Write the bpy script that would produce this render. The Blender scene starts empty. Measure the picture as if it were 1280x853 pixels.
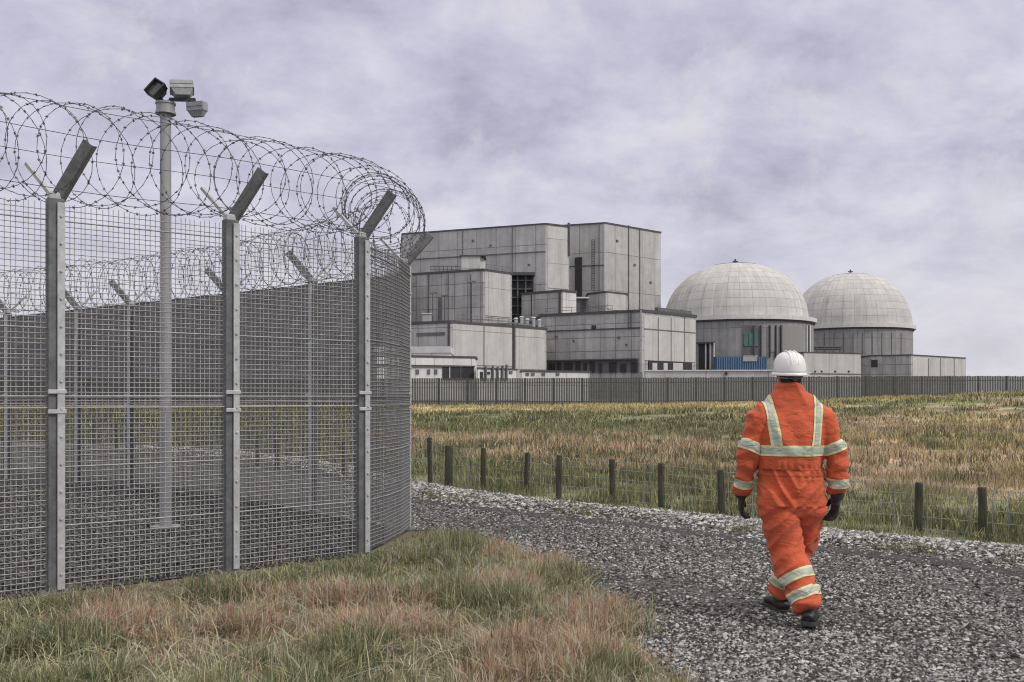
import bpy, bmesh, math, random
import numpy as np
from mathutils import Vector, Matrix, noise
from mathutils.geometry import delaunay_2d_cdt

# ------------------------------------------------------------------ camera, sky, sun, exposure
SC = bpy.context.scene
COL = SC.collection
R = math.radians
F, HOR, EYE = 1200.0, 497.0, 1.54          # focal length and horizon of the 1280x853 photograph, eye height in metres
cam_d = bpy.data.cameras.new("camera")
cam_d.sensor_width = 36.0
cam_d.lens = F / 1280 * 36
cam_d.shift_y = (HOR - 426.5) / 1280
cam_d.clip_start, cam_d.clip_end = 0.1, 12000
cam = bpy.data.objects.new("camera", cam_d)
COL.objects.link(cam)
cam.location = (0, 0, EYE)
cam.rotation_euler = (R(90), 0, 0)
SC.camera = cam

SUN_EL, SUN_AZ = 42.0, 118.0               # azimuth clockwise from +Y: from the right and a little behind the camera
w = bpy.data.worlds.new("World")
SC.world = w
w.use_nodes = True
nt = w.node_tree
nt.nodes.clear()
N, L = nt.nodes.new, nt.links.new
out = N('ShaderNodeOutputWorld'); bg = N('ShaderNodeBackground')
bg.inputs['Strength'].default_value = 0.10
sky = N('ShaderNodeTexSky'); sky.sky_type = 'NISHITA'; sky.sun_disc = False
sky.sun_elevation = R(SUN_EL); sky.sun_rotation = R(SUN_AZ)
sky.air_density = 1.0; sky.dust_density = 2.0
tc = N('ShaderNodeTexCoord'); sep = N('ShaderNodeSeparateXYZ'); L(tc.outputs['Generated'], sep.inputs[0])
mx = N('ShaderNodeMath'); mx.operation = 'MAXIMUM'; L(sep.outputs['Z'], mx.inputs[0]); mx.inputs[1].default_value = 0.0
ad = N('ShaderNodeMath'); ad.operation = 'ADD'; L(mx.outputs[0], ad.inputs[0]); ad.inputs[1].default_value = 0.34
dx = N('ShaderNodeMath'); dx.operation = 'DIVIDE'; L(sep.outputs['X'], dx.inputs[0]); L(ad.outputs[0], dx.inputs[1])
dy = N('ShaderNodeMath'); dy.operation = 'DIVIDE'; L(sep.outputs['Y'], dy.inputs[0]); L(ad.outputs[0], dy.inputs[1])
cb = N('ShaderNodeCombineXYZ'); L(dx.outputs[0], cb.inputs['X']); L(dy.outputs[0], cb.inputs['Y'])
n1 = N('ShaderNodeTexNoise'); n1.inputs['Scale'].default_value = 3.6; n1.inputs['Detail'].default_value = 9
n1.inputs['Roughness'].default_value = 0.62; n1.inputs['Distortion'].default_value = 0.15; L(cb.outputs[0], n1.inputs['Vector'])
cr = N('ShaderNodeValToRGB'); L(n1.outputs['Fac'], cr.inputs['Fac'])
e = cr.color_ramp.elements
e[0].position = 0.33; e[0].color = (4.0, 3.9, 5.05, 1)
e[1].position = 0.68; e[1].color = (7.0, 6.85, 7.6, 1)
k = cr.color_ramp.elements.new(0.5); k.color = (5.5, 5.35, 6.55, 1)
n2 = N('ShaderNodeTexNoise'); n2.inputs['Scale'].default_value = 7.0; n2.inputs['Detail'].default_value = 8; n2.inputs['Roughness'].default_value = 0.7; n2.inputs['Distortion'].default_value = 0.3
L(tc.outputs['Generated'], n2.inputs['Vector'])
r2 = N('ShaderNodeMapRange'); L(n2.outputs['Fac'], r2.inputs['Value']); r2.inputs['From Min'].default_value = 0.52; r2.inputs['From Max'].default_value = 0.68; r2.inputs['To Min'].default_value = 0.0; r2.inputs['To Max'].default_value = 0.65
mp2 = N('ShaderNodeMix'); mp2.data_type = 'RGBA'; L(r2.outputs[0], mp2.inputs['Factor']); L(cr.outputs[0], mp2.inputs['A']); mp2.inputs['B'].default_value = (6.75, 6.7, 6.75, 1)
hz = N('ShaderNodeMapRange'); L(sep.outputs['Z'], hz.inputs['Value'])
hz.inputs['From Min'].default_value = 0.0; hz.inputs['From Max'].default_value = 0.23
hz.inputs['To Min'].default_value = 0.75; hz.inputs['To Max'].default_value = 0.0
mh = N('ShaderNodeMix'); mh.data_type = 'RGBA'; L(hz.outputs[0], mh.inputs['Factor'])
L(mp2.outputs['Result'], mh.inputs['A']); mh.inputs['B'].default_value = (6.9, 6.85, 7.2, 1)
ms = N('ShaderNodeMix'); ms.data_type = 'RGBA'; ms.inputs['Factor'].default_value = 0.93
L(sky.outputs[0], ms.inputs['A']); L(mh.outputs['Result'], ms.inputs['B'])
# an overcast sky is brighter overhead than at the horizon
zr = N('ShaderNodeMapRange'); L(sep.outputs['Z'], zr.inputs['Value']); zr.interpolation_type = 'SMOOTHSTEP'
zr.inputs['From Min'].default_value = 0.42; zr.inputs['From Max'].default_value = 0.95; zr.inputs['To Min'].default_value = 1.0; zr.inputs['To Max'].default_value = 2.2
wn = N('ShaderNodeMapRange'); L(sep.outputs['Z'], wn.inputs['Value']); wn.inputs['From Min'].default_value = 0.40; wn.inputs['From Max'].default_value = 0.6
wm = N('ShaderNodeMix'); wm.data_type = 'RGBA'; wm.blend_type = 'MULTIPLY'; L(wn.outputs[0], wm.inputs['Factor']); L(ms.outputs['Result'], wm.inputs['A']); wm.inputs['B'].default_value = (1.10, 1.06, 0.84, 1)
zs = N('ShaderNodeVectorMath'); zs.operation = 'SCALE'; L(wm.outputs['Result'], zs.inputs[0]); L(zr.outputs[0], zs.inputs['Scale'])
L(zs.outputs[0], bg.inputs['Color']); L(bg.outputs[0], out.inputs['Surface'])

sun_d = bpy.data.lights.new("sun", 'SUN')
sun_d.energy, sun_d.angle, sun_d.color = 1.5, R(10), (1.0, 0.94, 0.84)
sun = bpy.data.objects.new("sun", sun_d); COL.objects.link(sun)
sv = Vector((math.sin(R(SUN_AZ)) * math.cos(R(SUN_EL)), math.cos(R(SUN_AZ)) * math.cos(R(SUN_EL)), math.sin(R(SUN_EL))))
sun.rotation_euler = sv.to_track_quat('Z', 'Y').to_euler()
vs = SC.view_settings
SC.display_settings.display_device = 'sRGB'
vs.view_transform = 'Standard'; vs.look = 'None'; vs.exposure = 0.14; vs.gamma = 1.0; vs.use_curve_mapping = False
SC.render.engine = 'CYCLES'
SC.cycles.filter_width = 1.1
SC.cycles.max_bounces = 5
SC.cycles.transparent_max_bounces = 4

random.seed(7)
RNG = np.random.default_rng(7)

# ------------------------------------------------------------------ helpers
def gpt(px, py, z=0.0):
    """the point of height z that the photograph shows at this pixel"""
    d = F * (EYE - z) / (py - HOR)
    return ((px - 640) / F * d, d, z)

def xat(px, d):
    return (px - 640) / F * d

def zat(py, d):
    return EYE + (HOR - py) / F * d

def tag(o, label=None, cat=None, group=None, kind=None):
    if label: o['label'] = label
    if cat: o['category'] = cat
    if group: o['group'] = group
    if kind: o['kind'] = kind
    return o

def empty(name, loc, label=None, cat=None, group=None, rz=0.0):
    o = bpy.data.objects.new(name, None); COL.objects.link(o)
    o.location = loc; o.rotation_euler = (0, 0, rz); o.empty_display_size = 0.3
    return tag(o, label, cat, group)

def link(name, me, mat, parent=None):
    o = bpy.data.objects.new(name, me); COL.objects.link(o)
    if mat is not None and not me.materials: me.materials.append(mat)
    if parent is not None: o.parent = parent
    return o

LOCAL = False
def shift(me, parent):
    """world-space mesh data into the space of an unrotated parent"""
    if LOCAL: return
    l = Vector((0, 0, 0)); p = parent
    while p is not None:
        l += p.location; p = p.parent
    if l.length: me.transform(Matrix.Translation(-l))

def mesh_np(name, V, T, mat, parent=None, col=None, smooth=False):
    me = bpy.data.meshes.new(name)
    V = np.ascontiguousarray(V, dtype=np.float32).reshape(-1, 3); T = np.ascontiguousarray(T, dtype=np.int32)
    k = T.shape[1]
    me.vertices.add(len(V)); me.vertices.foreach_set('co', V.ravel())
    me.loops.add(T.size); me.loops.foreach_set('vertex_index', T.ravel())
    me.polygons.add(len(T)); me.polygons.foreach_set('loop_start', np.arange(0, T.size, k, dtype=np.int32))
    me.polygons.foreach_set('use_smooth', np.full(len(T), smooth, dtype=bool))
    if col is not None:
        a = me.color_attributes.new('Col', 'FLOAT_COLOR', 'POINT')
        c = np.ones((len(V), 4), dtype=np.float32); c[:, :3] = col
        a.data.foreach_set('color', c.ravel())
    me.update(calc_edges=True); me.validate()
    if parent is not None: shift(me, parent)
    return link(name, me, mat, parent)

class MB:
    """collects shapes, then links them as one mesh object"""
    def __init__(s): s.v, s.f, s.uv = [], [], []
    def add(s, vs, fs, uvs=None):
        b = len(s.v); s.v += [tuple(v) for v in vs]; s.f += [tuple(i + b for i in f) for f in fs]
        s.uv += uvs if uvs else [None] * len(fs)
        return s
    def box(s, c, size, M=None, taper=1.0):
        hx, hy, hz_ = size[0] / 2, size[1] / 2, size[2] / 2
        vs = []
        for z in (-1, 1):
            t = taper if z > 0 else 1.0
            for x, y in ((-1, -1), (1, -1), (1, 1), (-1, 1)):
                p = Vector((x * hx * t, y * hy * t, z * hz_))
                if M is not None: p = M @ p
                vs.append(p + Vector(c))
        return s.add(vs, [(3, 2, 1, 0), (4, 5, 6, 7), (0, 1, 5, 4), (1, 2, 6, 5), (2, 3, 7, 6), (3, 0, 4, 7)])
    def bar(s, a, b, wd, th, up=(0, 0, 1)):
        a, b = Vector(a), Vector(b); z = (b - a); ln = z.length; z.normalize()
        u = Vector(up)
        if abs(u.dot(z)) > 0.98: u = Vector((0, 1, 0))
        x = u.cross(z).normalized(); y = z.cross(x)
        M = Matrix((x, y, z)).transposed()
        return s.box((a + b) / 2, (wd, th, ln), M)
    def cyl(s, a, b, r0, r1=None, n=12, caps=True):
        r1 = r0 if r1 is None else r1
        a, b = Vector(a), Vector(b); z = (b - a).normalized()
        u = Vector((1, 0, 0)) if abs(z.x) < 0.9 else Vector((0, 1, 0))
        x = u.cross(z).normalized(); y = z.cross(x)
        vs = []
        for c, r in ((a, r0), (b, r1)):
            for i in range(n):
                t = 2 * math.pi * i / n
                vs.append(c + x * (r * math.cos(t)) + y * (r * math.sin(t)))
        fs = [(i, (i + 1) % n, n + (i + 1) % n, n + i) for i in range(n)]
        if caps: fs += [tuple(reversed(range(n))), tuple(range(n, 2 * n))]
        return s.add(vs, fs)
    def loft(s, rings, n=20):
        """rings: (centre, rx, ry) or (centre, rx, ry, axis); elliptical cross-sections across the axis"""
        vs = []
        C = [Vector(r[0]) for r in rings]
        for i, r in enumerate(rings):
            ax = Vector(r[3]) if len(r) > 3 else (C[min(i + 1, len(C) - 1)] - C[max(i - 1, 0)])
            ax.normalize()
            x = (Vector((1, 0, 0)) - ax * ax.x)
            if x.length < 0.2: x = Vector((0, 1, 0)) - ax * ax.y
            x.normalize(); y = ax.cross(x)
            for k_ in range(n):
                t = 2 * math.pi * k_ / n
                vs.append(C[i] + x * (r[1] * math.cos(t)) + y * (r[2] * math.sin(t)))
        fs = []
        for i in range(len(rings) - 1):
            for k_ in range(n):
                a, b = i * n + k_, i * n + (k_ + 1) % n
                fs.append((a, b, b + n, a + n))
        fs += [tuple(reversed(range(n))), tuple(range((len(rings) - 1) * n, len(rings) * n))]
        return s.add(vs, fs)
    def lathe(s, c, prof, n=64):
        vs, fs = [], []
        for r, z in prof:
            for i in range(n):
                t = 2 * math.pi * i / n
                vs.append((c[0] + r * math.cos(t), c[1] + r * math.sin(t), c[2] + z))
        uv = []
        for j in range(len(prof) - 1):
            for i in range(n):
                a, b = j * n + i, j * n + (i + 1) % n
                fs.append((a, b, b + n, a + n))
                rr = max(p[0] for p in prof)
                u0, u1 = 2 * math.pi * i / n * rr, 2 * math.pi * (i + 1) / n * rr
                v0 = sum(math.dist(prof[q], prof[q + 1]) for q in range(j)); v1 = v0 + math.dist(prof[j], prof[j + 1])
                uv.append([(u0, v0), (u1, v0), (u1, v1), (u0, v1)])
        return s.add(vs, fs, uv)
    def prism(s, pts, z0, z1):
        """closed plan polygon; wall UVs in metres"""
        n = len(pts)
        ar = sum(pts[i][0] * pts[(i + 1) % n][1] - pts[(i + 1) % n][0] * pts[i][1] for i in range(n))
        if ar < 0: pts = list(reversed(pts))
        vs = [(p[0], p[1], z0) for p in pts] + [(p[0], p[1], z1) for p in pts]
        fs, uv, u = [], [], 0.0
        for i in range(n):
            j = (i + 1) % n; ln = math.dist(pts[i], pts[j])
            fs.append((i, j, n + j, n + i)); uv.append([(u, z0), (u + ln, z0), (u + ln, z1), (u, z1)]); u += ln
        fs.append(tuple(range(n, 2 * n))); uv.append([(p[0], p[1]) for p in pts])
        fs.append(tuple(reversed(range(n)))); uv.append([(p[0], p[1]) for p in reversed(pts)])
        return s.add(vs, fs, uv)
    def build(s, name, mat, parent=None, smooth=False, bevel=0.0):
        me = bpy.data.meshes.new(name); me.from_pydata(s.v, [], s.f)
        if any(u is not None for u in s.uv):
            l = me.uv_layers.new(name='m')
            for p, u in zip(me.polygons, s.uv):
                if u:
                    for li, c in zip(p.loop_indices, u): l.data[li].uv = c
        if smooth:
            for p in me.polygons: p.use_smooth = True
        if parent is not None: shift(me, parent)
        o = link(name, me, mat, parent)
        if bevel:
            m = o.modifiers.new('bevel', 'BEVEL'); m.width = bevel; m.segments = 2; m.limit_method = 'ANGLE'
        return o

def bars_np(A, B, r):
    """4-sided wires for arrays of segment ends"""
    A, B = np.asarray(A, float), np.asarray(B, float)
    d = B - A; d /= np.maximum(np.linalg.norm(d, axis=1, keepdims=True), 1e-9)
    u = np.where(np.abs(d[:, 2:3]) > 0.9, np.array([[1.0, 0, 0]]), np.array([[0, 0, 1.0]]))
    x = np.cross(u, d); x /= np.linalg.norm(x, axis=1, keepdims=True); y = np.cross(d, x)
    r = np.broadcast_to(np.asarray(r, float).reshape(-1, 1), (len(A), 1))
    off = [x * r, y * r, -x * r, -y * r]
    V = np.stack([A + o for o in off] + [B + o for o in off], axis=1)
    base = (np.arange(len(A)) * 8)[:, None]
    q = []
    for i in range(4):
        j = (i + 1) % 4; q.append(base + np.array([[i, j, 4 + j, 4 + i]]))
    return V.reshape(-1, 3), np.concatenate(q, axis=0)

class VNoise:
    def __init__(s, seed): s.g = np.random.default_rng(seed).random((64, 64))
    def at(s, x, y, sc):
        x, y = np.asarray(x) * sc, np.asarray(y) * sc
        i, j = np.floor(x).astype(int), np.floor(y).astype(int); fx, fy = x - i, y - j
        fx = fx * fx * (3 - 2 * fx); fy = fy * fy * (3 - 2 * fy); g = s.g
        a, b, c, d = g[i % 64, j % 64], g[(i + 1) % 64, j % 64], g[i % 64, (j + 1) % 64], g[(i + 1) % 64, (j + 1) % 64]
        return (a * (1 - fx) + b * fx) * (1 - fy) + (c * (1 - fx) + d * fx) * fy
VN = [VNoise(k_) for k_ in range(6)]
def fbm(x, y, sc, o=0):
    return (VN[o].at(x, y, sc) + 0.5 * VN[(o + 1) % 6].at(x, y, sc * 2.1) + 0.25 * VN[(o + 2) % 6].at(x, y, sc * 4.3)) / 1.75
def sst(a, b, x):
    t = np.clip((x - a) / (b - a), 0, 1); return t * t * (3 - 2 * t)

# ------------------------------------------------------------------ materials
def newmat(name):
    m = bpy.data.materials.new(name); m.use_nodes = True
    b = m.node_tree.nodes['Principled BSDF']
    return m, m.node_tree.nodes.new, m.node_tree.links.new, b

def m_plain(name, colr, rough=0.6, metal=0.0, var=0.25, scale=8.0, bump=0.15, stretch=(1, 1, 1)):
    m, N, L, b = newmat(name)
    tc = N('ShaderNodeTexCoord'); mp = N('ShaderNodeMapping'); mp.inputs['Scale'].default_value = stretch
    L(tc.outputs['Object'], mp.inputs[0])
    n = N('ShaderNodeTexNoise'); n.inputs['Scale'].default_value = scale; n.inputs['Detail'].default_value = 6; n.inputs['Roughness'].default_value = 0.65
    L(mp.outputs[0], n.inputs['Vector'])
    r = N('ShaderNodeMapRange'); L(n.outputs['Fac'], r.inputs['Value'])
    r.inputs['From Min'].default_value = 0.3; r.inputs['From Max'].default_value = 0.7
    r.inputs['To Min'].default_value = 1 - var; r.inputs['To Max'].default_value = 1 + var
    v = N('ShaderNodeVectorMath'); v.operation = 'SCALE'; v.inputs[0].default_value = colr[:3]; L(r.outputs[0], v.inputs['Scale'])
    L(v.outputs[0], b.inputs['Base Color'])
    b.inputs['Roughness'].default_value = rough; b.inputs['Metallic'].default_value = metal
    if bump:
        bp = N('ShaderNodeBump'); bp.inputs['Strength'].default_value = bump; bp.inputs['Distance'].default_value = 0.02
        L(n.outputs['Fac'], bp.inputs['Height']); L(bp.outputs[0], b.inputs['Normal'])
    return m

def m_concrete(name, colr, pw=4.0, ph=3.2, seam=0.10, seamdark=0.45, var=0.16, streak=0.18):
    """cast concrete or cladding panels: joints, weather streaks and blotches on wall UVs in metres"""
    m, N, L, b = newmat(name)
    uv = N('ShaderNodeUVMap'); uv.uv_map = 'm'
    br = N('ShaderNodeTexBrick'); L(uv.outputs[0], br.inputs['Vector'])
    br.offset = 0.0; br.inputs['Scale'].default_value = 1.0
    br.inputs['Brick Width'].default_value = pw; br.inputs['Row Height'].default_value = ph
    br.inputs['Mortar Size'].default_value = seam; br.inputs['Mortar Smooth'].default_value = 0.3
    br.inputs['Color1'].default_value = (0.90, 0.90, 0.90, 1); br.inputs['Color2'].default_value = (1.06, 1.06, 1.06, 1)
    br.inputs['Mortar'].default_value = (seamdark, seamdark, seamdark, 1)
    mp = N('ShaderNodeMapping'); mp.inputs['Scale'].default_value = (0.9, 0.05, 1); L(uv.outputs[0], mp.inputs[0])
    s = N('ShaderNodeTexNoise'); s.inputs['Scale'].default_value = 1.0; s.inputs['Detail'].default_value = 8; s.inputs['Roughness'].default_value = 0.7; L(mp.outputs[0], s.inputs['Vector'])
    rs = N('ShaderNodeMapRange'); L(s.outputs['Fac'], rs.inputs['Value']); rs.inputs['From Min'].default_value = 0.35; rs.inputs['From Max'].default_value = 0.7
    rs.inputs['To Min'].default_value = 1 + streak * 0.6; rs.inputs['To Max'].default_value = 1 - streak
    s2 = N('ShaderNodeTexNoise'); s2.inputs['Scale'].default_value = 0.35; s2.inputs['Detail'].default_value = 9; s2.inputs['Roughness'].default_value = 0.72; L(uv.outputs[0], s2.inputs['Vector'])
    r2 = N('ShaderNodeMapRange'); L(s2.outputs['Fac'], r2.inputs['Value']); r2.inputs['From Min'].default_value = 0.3; r2.inputs['From Max'].default_value = 0.7
    r2.inputs['To Min'].default_value = 1 - var; r2.inputs['To Max'].default_value = 1 + var
    mm = N('ShaderNodeMath'); mm.operation = 'MULTIPLY'; L(rs.outputs[0], mm.inputs[0]); L(r2.outputs[0], mm.inputs[1])
    v = N('ShaderNodeVectorMath'); v.operation = 'SCALE'; L(br.outputs['Color'], v.inputs[0]); L(mm.outputs[0], v.inputs['Scale'])
    mp3 = N('ShaderNodeMapping'); mp3.inputs['Scale'].default_value = (0.55, 0.028, 1); mp3.inputs['Location'].default_value = (7, 3, 0); L(uv.outputs[0], mp3.inputs[0])
    s3 = N('ShaderNodeTexNoise'); s3.inputs['Scale'].default_value = 1.0; s3.inputs['Detail'].default_value = 6; s3.inputs['Roughness'].default_value = 0.75; L(mp3.outputs[0], s3.inputs['Vector'])
    r3 = N('ShaderNodeMapRange'); L(s3.outputs['Fac'], r3.inputs['Value']); r3.inputs['From Min'].default_value = 0.56; r3.inputs['From Max'].default_value = 0.74; r3.inputs['To Max'].default_value = 0.55
    rm = N('ShaderNodeMix'); rm.data_type = 'RGBA'; L(r3.outputs[0], rm.inputs['Factor']); rm.inputs['A'].default_value = (*colr[:3], 1); rm.inputs['B'].default_value = (colr[0] * 0.62, colr[1] * 0.54, colr[2] * 0.44, 1)
    v2 = N('ShaderNodeVectorMath'); v2.operation = 'MULTIPLY'; L(v.outputs[0], v2.inputs[0]); L(rm.outputs['Result'], v2.inputs[1])
    L(v2.outputs[0], b.inputs['Base Color']); b.inputs['Roughness'].default_value = 0.9
    bp = N('ShaderNodeBump'); bp.inputs['Strength'].default_value = 0.4; bp.inputs['Distance'].default_value = 0.1
    L(br.outputs['Fac'], bp.inputs['Height']); bp.invert = True; L(bp.outputs[0], b.inputs['Normal'])
    return m

def m_vcol(name, grain=0.35, gscale=30.0, transl=0.0, bump=0.0, rough=0.85):
    m, N, L, b = newmat(name)
    a = N('ShaderNodeVertexColor'); a.layer_name = 'Col'
    tc = N('ShaderNodeTexCoord')
    n = N('ShaderNodeTexNoise'); n.inputs['Scale'].default_value = gscale; n.inputs['Detail'].default_value = 8; n.inputs['Roughness'].default_value = 0.75
    L(tc.outputs['Object'], n.inputs['Vector'])
    r = N('ShaderNodeMapRange'); L(n.outputs['Fac'], r.inputs['Value']); r.inputs['From Min'].default_value = 0.3; r.inputs['From Max'].default_value = 0.7
    r.inputs['To Min'].default_value = 1 - grain; r.inputs['To Max'].default_value = 1 + grain
    v = N('ShaderNodeVectorMath'); v.operation = 'SCALE'; L(a.outputs[0], v.inputs[0]); L(r.outputs[0], v.inputs['Scale'])
    L(v.outputs[0], b.inputs['Base Color']); b.inputs['Roughness'].default_value = rough
    b.inputs['Specular IOR Level'].default_value = 0.25
    if bump:
        bp = N('ShaderNodeBump'); bp.inputs['Strength'].default_value = bump; bp.inputs['Distance'].default_value = 0.05
        L(n.outputs['Fac'], bp.inputs['Height']); L(bp.outputs[0], b.inputs['Normal'])
    if transl:
        t = N('ShaderNodeBsdfTranslucent'); L(v.outputs[0], t.inputs['Color'])
        mxs = N('ShaderNodeMixShader'); mxs.inputs[0].default_value = transl
        L(b.outputs[0], mxs.inputs[1]); L(t.outputs[0], mxs.inputs[2])
        o = m.node_tree.nodes['Material Output']; L(mxs.outputs[0], o.inputs['Surface'])
    return m

def m_chips(name, dark, light, scale=60.0, big=0.4, bump=0.8, dist=0.02):
    """stone chippings: each cell its own grey, with patches of wear"""
    m, N, L, b = newmat(name)
    tc = N('ShaderNodeTexCoord')
    vo = N('ShaderNodeTexVoronoi'); vo.inputs['Scale'].default_value = scale; L(tc.outputs['Object'], vo.inputs['Vector'])
    sp = N('ShaderNodeSeparateColor'); L(vo.outputs['Color'], sp.inputs[0])
    r = N('ShaderNodeValToRGB'); L(sp.outputs[0], r.inputs['Fac'])
    r.color_ramp.elements[0].color = (*dark, 1); r.color_ramp.elements[1].color = (*light, 1)
    md = r.color_ramp.elements.new(0.6); md.color = tuple(d * 0.6 + l * 0.4 for d, l in zip(dark, light)) + (1,)
    n = N('ShaderNodeTexNoise'); n.inputs['Scale'].default_value = big; n.inputs['Detail'].default_value = 8; n.inputs['Roughness'].default_value = 0.65; L(tc.outputs['Object'], n.inputs['Vector'])
    mr = N('ShaderNodeMapRange'); L(n.outputs['Fac'], mr.inputs['Value']); mr.inputs['From Min'].default_value = 0.3; mr.inputs['From Max'].default_value = 0.7
    mr.inputs['To Min'].default_value = 0.72; mr.inputs['To Max'].default_value = 1.25
    v = N('ShaderNodeVectorMath'); v.operation = 'SCALE'; L(r.outputs[0], v.inputs[0]); L(mr.outputs[0], v.inputs['Scale'])
    L(v.outputs[0], b.inputs['Base Color']); b.inputs['Roughness'].default_value = 0.85
    bp = N('ShaderNodeBump'); bp.inputs['Strength'].default_value = bump; bp.inputs['Distance'].default_value = dist; bp.invert = True
    L(vo.outputs['Distance'], bp.inputs['Height']); L(bp.outputs[0], b.inputs['Normal'])
    return m

M = {}
M['galv'] = m_plain('galvanised_steel', (0.46, 0.47, 0.49), 0.5, 0.25, 0.22, 14, 0.1)
M['galv_dark'] = m_plain('weathered_dark_steel', (0.13, 0.135, 0.145), 0.55, 0.2, 0.35, 10, 0.15)
M['arm'] = m_plain('grey_arm_steel', (0.17, 0.175, 0.185), 0.5, 0.2, 0.3, 12, 0.15)
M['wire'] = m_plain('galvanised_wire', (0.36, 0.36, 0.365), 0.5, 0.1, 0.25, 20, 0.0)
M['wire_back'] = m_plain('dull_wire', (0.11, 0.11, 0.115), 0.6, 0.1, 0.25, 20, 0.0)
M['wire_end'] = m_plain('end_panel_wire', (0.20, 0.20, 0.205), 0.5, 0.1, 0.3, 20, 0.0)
M['rail'] = m_plain('pale_rail', (0.42, 0.42, 0.425), 0.5, 0.1, 0.2, 20, 0.0)
M['razor'] = m_plain('razor_wire_steel', (0.10, 0.10, 0.115), 0.5, 0.35, 0.3, 20, 0.0)
M['pole'] = m_plain('mast_steel', (0.30, 0.30, 0.32), 0.55, 0.2, 0.25, 6, 0.1, (1, 1, 0.2))
M['black'] = m_plain('black_metal', (0.035, 0.036, 0.04), 0.45, 0.0, 0.25, 12, 0.1)
M['lampbody'] = m_plain('lamp_housing', (0.30, 0.31, 0.33), 0.5, 0.1, 0.2, 12, 0.1)
M['lampglass'] = m_plain('lamp_glass', (0.06, 0.062, 0.07), 0.12, 0.0, 0.2, 12, 0.0)
M['conc'] = m_concrete('reactor_concrete', (0.44, 0.44, 0.44), 5.2, 9.6, 0.10, 0.50)
M['conc2'] = m_concrete('annex_concrete', (0.44, 0.44, 0.44), 3.6, 3.4, 0.08, 0.55, 0.16, 0.22)
M['conc3'] = m_concrete('stained_block_concrete', (0.40, 0.40, 0.40), 3.2, 2.6, 0.09, 0.50, 0.2, 0.3)
M['hall'] = m_concrete('dark_hall_cladding', (0.20, 0.20, 0.205), 3.0, 5.0, 0.08, 0.55, 0.2, 0.25)
M['concpale'] = m_concrete('pale_and_sunlit_concrete', (0.54, 0.54, 0.535), 7.0, 6.0, 0.07, 0.5, 0.12, 0.16)  # pale concrete; also paints sunlight onto right-hand faces of grey blocks
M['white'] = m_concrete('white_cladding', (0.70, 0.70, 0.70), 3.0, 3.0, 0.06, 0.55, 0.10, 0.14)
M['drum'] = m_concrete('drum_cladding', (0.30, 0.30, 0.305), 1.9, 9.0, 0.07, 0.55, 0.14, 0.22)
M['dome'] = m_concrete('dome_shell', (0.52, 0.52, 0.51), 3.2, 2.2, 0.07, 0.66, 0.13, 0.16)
M['trim'] = m_plain('dark_roof_trim', (0.07, 0.07, 0.075), 0.7, 0, 0.25, 2, 0.1)
M['ring'] = m_plain('pale_ring', (0.60, 0.60, 0.60), 0.7, 0, 0.12, 1, 0.1)
M['dark'] = m_plain('dark_opening', (0.025, 0.026, 0.03), 0.5, 0, 0.3, 1, 0.0)
M['louvre'] = m_plain('louvre_grey', (0.12, 0.12, 0.13), 0.6, 0, 0.25, 1, 0.0)
M['glassgreen'] = m_plain('green_glazing', (0.06, 0.17, 0.13), 0.25, 0, 0.25, 0.8, 0.0)
M['blue'] = m_plain('blue_cladding', (0.045, 0.11, 0.21), 0.6, 0, 0.3, 1.2, 0.1)
M['plantfence'] = m_plain('palisade_grey', (0.075, 0.075, 0.078), 0.7, 0, 0.25, 3, 0.0)
M['timber'] = m_plain('weathered_green_timber', (0.060, 0.060, 0.042), 0.9, 0, 0.5, 9, 0.5, (3, 3, 0.5))
M['netting'] = m_plain('netting_wire', (0.30, 0.30, 0.29), 0.7, 0.1, 0.2, 10, 0.0)
M['terrain'] = m_vcol('rough_grassland', 0.5, 2.2, 0, 0.6)
M['blade'] = m_vcol('grass_blades', 0.25, 1.3, 0.38)
M['stone'] = m_vcol('loose_stones', 0.2, 50, 0, 0, 0.8)
M['road'] = m_chips('road_chippings', (0.016, 0.016, 0.016), (0.19, 0.186, 0.182), 44, 0.5, 0.9, 0.02)
M['yard'] = m_chips('yard_chippings', (0.012, 0.012, 0.013), (0.075, 0.075, 0.08), 42, 0.6, 0.8, 0.02)
M['vergeground'] = m_chips('verge_gravel', (0.05, 0.048, 0.046), (0.30, 0.295, 0.285), 40, 0.8, 0.9, 0.03)

# ------------------------------------------------------------------ ground, road, verge
def terr(x, y):
    x, y = np.asarray(x, float), np.asarray(y, float)
    h = 0.68 * sst(36, 90, y) + 0.5 * sst(95, 130, y)
    h = h + 1.5 * np.exp(-((x - 44) / 25) ** 2 - ((y - 66) / 20) ** 2)
    far = sst(24, 40, y + 0.3 * x) * (1 - sst(84, 92, y))
    h = h + far * ((fbm(x, y, 0.16, 0) - 0.5) * 0.30 + (fbm(x, y, 0.6, 3) - 0.5) * 0.10)
    return h

def catmull(P, n=10):
    P = [np.array(p, float) for p in P]; out = []
    for i in range(len(P) - 1):
        p0, p1, p2, p3 = P[max(i - 1, 0)], P[i], P[i + 1], P[min(i + 2, len(P) - 1)]
        for t in np.linspace(0, 1, n, endpoint=False):
            out.append(0.5 * ((2 * p1) + (-p0 + p2) * t + (2 * p0 - 5 * p1 + 4 * p2 - p3) * t * t + (-p0 + 3 * p1 - 3 * p2 + p3) * t ** 3))
    out.append(P[-1]); return np.array(out)

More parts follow.
